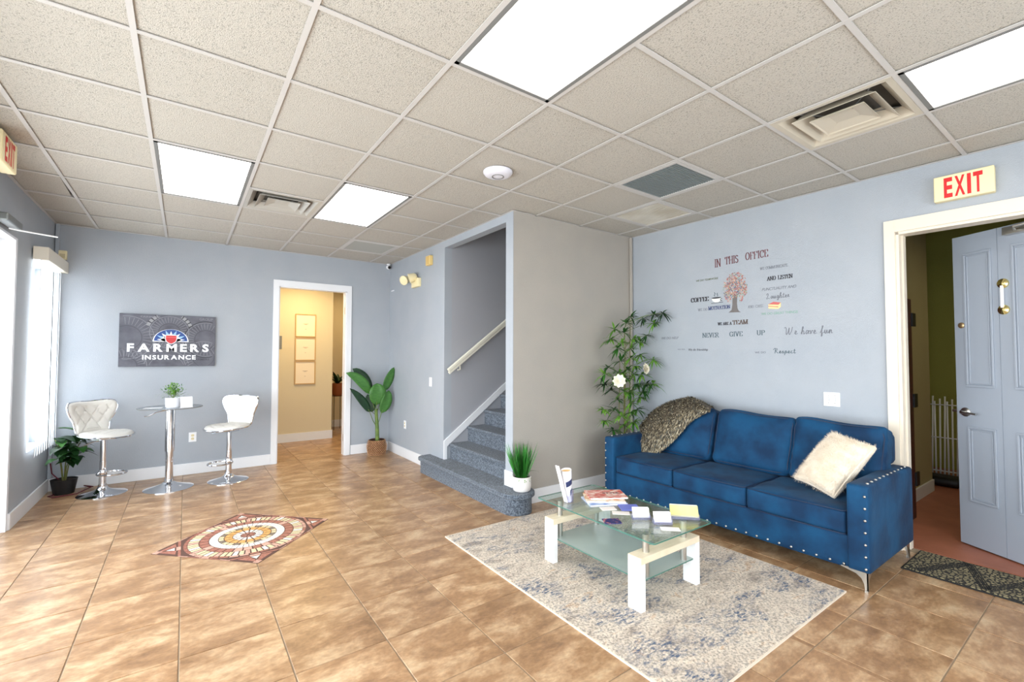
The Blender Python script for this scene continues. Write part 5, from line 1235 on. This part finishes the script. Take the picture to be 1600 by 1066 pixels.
big_leaf([(1.39,4.06,.92),(1.45,4.05,1.10),(1.535,4.04,1.27)], .16, BG, tk, face=(.45,-1,.2))
big_leaf([(1.345,4.03,.60),(1.42,4.0,.80),(1.45,4.01,.93)], .18, BG, (1.30,4.08,.42), face=(.2,-1,.0))
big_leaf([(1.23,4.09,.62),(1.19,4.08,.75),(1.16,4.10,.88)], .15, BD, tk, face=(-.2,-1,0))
# 4 grass plant on the step
gp = empty('potted_plant', (1.558, .885, .1935), 0, 'spiky green grass plant in a white pot on the bottom carpeted step', 'plant')
small_box_pot(gp, [(.0001,0),(.068,0),(.082,.012),(.088,.05),(.086,.135),(.079,.135),(.077,.11),(.0001,.11)], mat('pot_ceramic', (236,230,226), .3), .12, .079)
bm = bmesh.new()
for k in range(190):
    a = rng.uniform(0, 2*PI); r = rng.uniform(0, .055); lean_ = rng.uniform(.02, .42)*(r/.055+.3)
    leaf(bm, (r*math.cos(a), r*math.sin(a), .12), (math.cos(a)*lean_, math.sin(a)*lean_, 1), rng.uniform(.2, .37), rng.uniform(.008,.013), rng.uniform(0,.12), .3, n=5, mi=rng.choice((0,0,1)), up=(math.cos(a+1.57), math.sin(a+1.57), 0))
for a in (.1, .5, 3.4, 2.7, 5.2):
    leaf(bm, (0,0,.13), (math.cos(a), math.sin(a)*.5, .6), .25, .008, .7, .3, n=7, mi=1)
for k in range(20):
    a = rng.uniform(-2.6,-.6); leaf(bm, (.05*math.cos(a), .05*math.sin(a), .12), (math.cos(a), math.sin(a), rng.uniform(-.2,.8)), .055, .014, .6, .2, n=3, mi=2)
tag(obj('grass', bm, [M['leaf_g'], M['leaf_m'], M['leaf_b']], gp), kind='stuff')
# 5 tall bamboo-like plant behind the sofa
tb = empty('tall_plant', (2.93, .83, 0), 0, 'tall artificial bamboo plant with two white flowers behind the left end of the sofa', 'plant')
O5 = Vector((2.93, .83, 0))
small_box_pot(tb, [(.0001,0),(.09,0),(.11,.20),(.103,.20),(.10,.17),(.0001,.17)], M['black'], .18, .10)
SP = [(2.93,.82,1.70,.0),(3.00,.80,1.80,.1),(2.87,.84,1.45,.2),(2.98,.86,1.30,.3),(2.90,.78,1.62,.4)]
for (x, y, z, ph) in SP:
    obj('cane', tube(bmesh.new(), [(0+.03*math.cos(ph*20),.03*math.sin(ph*20),.17), (x-O5.x-.01, y-O5.y+.01, z*.5), (x-O5.x, y-O5.y, z)], .006, 6, r2=.003), mat('cane', (112,110,56), .6) if 'cane' not in bpy.data.materials else bpy.data.materials['cane'], tb)
FP = FROND_POINTS
lm = [M['leaf_b'], M['leaf_m'], M['leaf_d'], M['stem_g']]
for k, (x, y, z, r, kind) in enumerate(FP):
    bm = bmesh.new(); c = Vector((x, y, z))-O5; root = Vector((0, 0, c.z-.06)); base_ = root*.25+c*.75
    tube(bm, [Vector((0, -.01, z-.10)), base_+Vector((0,0,.01)), c], .0022, 4, mi=3)
    main = Vector((c.x+.02, c.y-.06, .1)).normalized()
    nl = 17; r *= 1.15
    for i in range(nl):
        a = (i/(nl-1)-.5)*4.2+rng.uniform(-.15,.15); side = main.cross(Vector((0,0,1))).normalized(); fw_ = main
        d = fw_*math.cos(a)+side*math.sin(a)*.75+Vector((0,0,math.cos(a)*rng.uniform(-.9,.9)*.7+rng.uniform(-.4,.3)))+Vector((0,-.25,0))
        L_ = r*rng.uniform(.8, 1.2); e = c+d.normalized()*L_+O5
        if e.y > 1.0: d.y = -abs(d.y)
        if (c+d.normalized()*L_+O5).x > xs(e.y)-.01: d.x = -abs(d.x)*.5
        leaf(bm, c, d, L_, rng.uniform(.018,.028), rng.uniform(.2,.7), .2, n=4, mi=kind if rng.random() < .75 else 1)
    tag(obj('frond', bm, lm, tb), kind='stuff')
FW = mat('petal_white', (250,244,224), .6)
for (x, y, z, r, fd) in FLOWERS:
    bm = bmesh.new(); c = Vector((x, y, z))-O5; fd = Vector(fd).normalized(); sd = fd.cross(Vector((0,0,1))).normalized(); uu = sd.cross(fd)
    for rg_i, (n_, ro, tl) in enumerate(((9, 1., .25), (8, .8, .55), (6, .55, .9), (4, .35, 1.4))):
        for i in range(n_):
            a = 2*PI*(i+.5*rg_i)/n_; d = sd*math.cos(a)+uu*math.sin(a)+fd*tl; leaf(bm, c+fd*.01*rg_i, d, r*ro, r*.75, -.1, .35, n=5, up=fd, sharp=.5)
    obj('flower', bm, FW, tb)
# 6 hallway plant on stand
hp = empty('potted_plant', (1.43, 6.74, .60), 0, 'dark leafy plant in a copper pot on a black wire stand down the hallway', 'plant')
obj('pot', lathe(bmesh.new(), [(.0001,.06),(.085,.06),(.10,.10),(.112,.30),(.106,.30),(.095,.12),(.0001,.12)], 28), mat('copper_pot', (150,88,56), .35, .5), hp)
for k in range(15):
    a = rng.uniform(0, 2*PI); obj('leaf', leaf(bmesh.new(), (0,0,.28), (math.cos(a)*.6, math.sin(a)*.6, rng.uniform(.4,1.5)), rng.uniform(.24,.42), .08, rng.uniform(.2,.8), .2), LM3, hp)
hs = empty('plant_stand', (1.43, 6.74, 0), 0, 'thin black metal stand under the copper pot down the hallway', 'stand')
for i in range(4):
    a = PI/4+i*PI/2; obj('leg', tube(bmesh.new(), [(.11*math.cos(a), .11*math.sin(a), 0), (.11*math.cos(a), .11*math.sin(a), .68)], .006, 6), M['black'], hs)
for z in (.655,): obj('ring', tube(bmesh.new(), [(.11*math.cos(a), .11*math.sin(a), z) for a in [2*PI*i/24 for i in range(24)]], .005, 6, closed=True), M['black'], hs)
obj('crossbars', boxes((-.08,.08,-.004,.004,.648,.656), (-.004,.004,-.08,.08,.648,.656)), M['black'], hs)
# store room: folded racks on the floor
rk = empty('folding_rack', (6.15, -1.12, 0), 0, 'white wire folding racks leaning in the dim store room behind the right door', 'rack')
for i in range(11):
    y = -.24+i*.036; obj('bar', tube(bmesh.new(), [(.0, y, .02), (.10+.01*(i % 2), y+.01*(i % 3), .98-.03*(i % 3))], .009, 6), M['plastic'], rk)
for z in (.12, .5, .88): obj('crossbar', tube(bmesh.new(), [(.1*z, -.22, z), (.1*z, .15, z)], .007, 6), M['plastic'], rk)
tag(obj('dark_bag', rbox(.26, .42, .10, r=.04, n=6, M=Matrix.Translation((5.98,-1.12,.052))), M['black'], smooth=True), 'low black bag on the floor in front of the white racks in the store room', 'bag')
tag(obj('coat_hook', boxes((6.96,7.0,-.86,-.80,1.9,2.0), (6.92,6.96,-.845,-.815,1.90,1.93)), M['black']), 'small black hook on the olive store room wall', 'hook')
# outside the glazed front
struct('ground', B(-30, XL-.2, -25, 25, -.12, -.05), mat('pale_concrete', (196,196,192), .8))
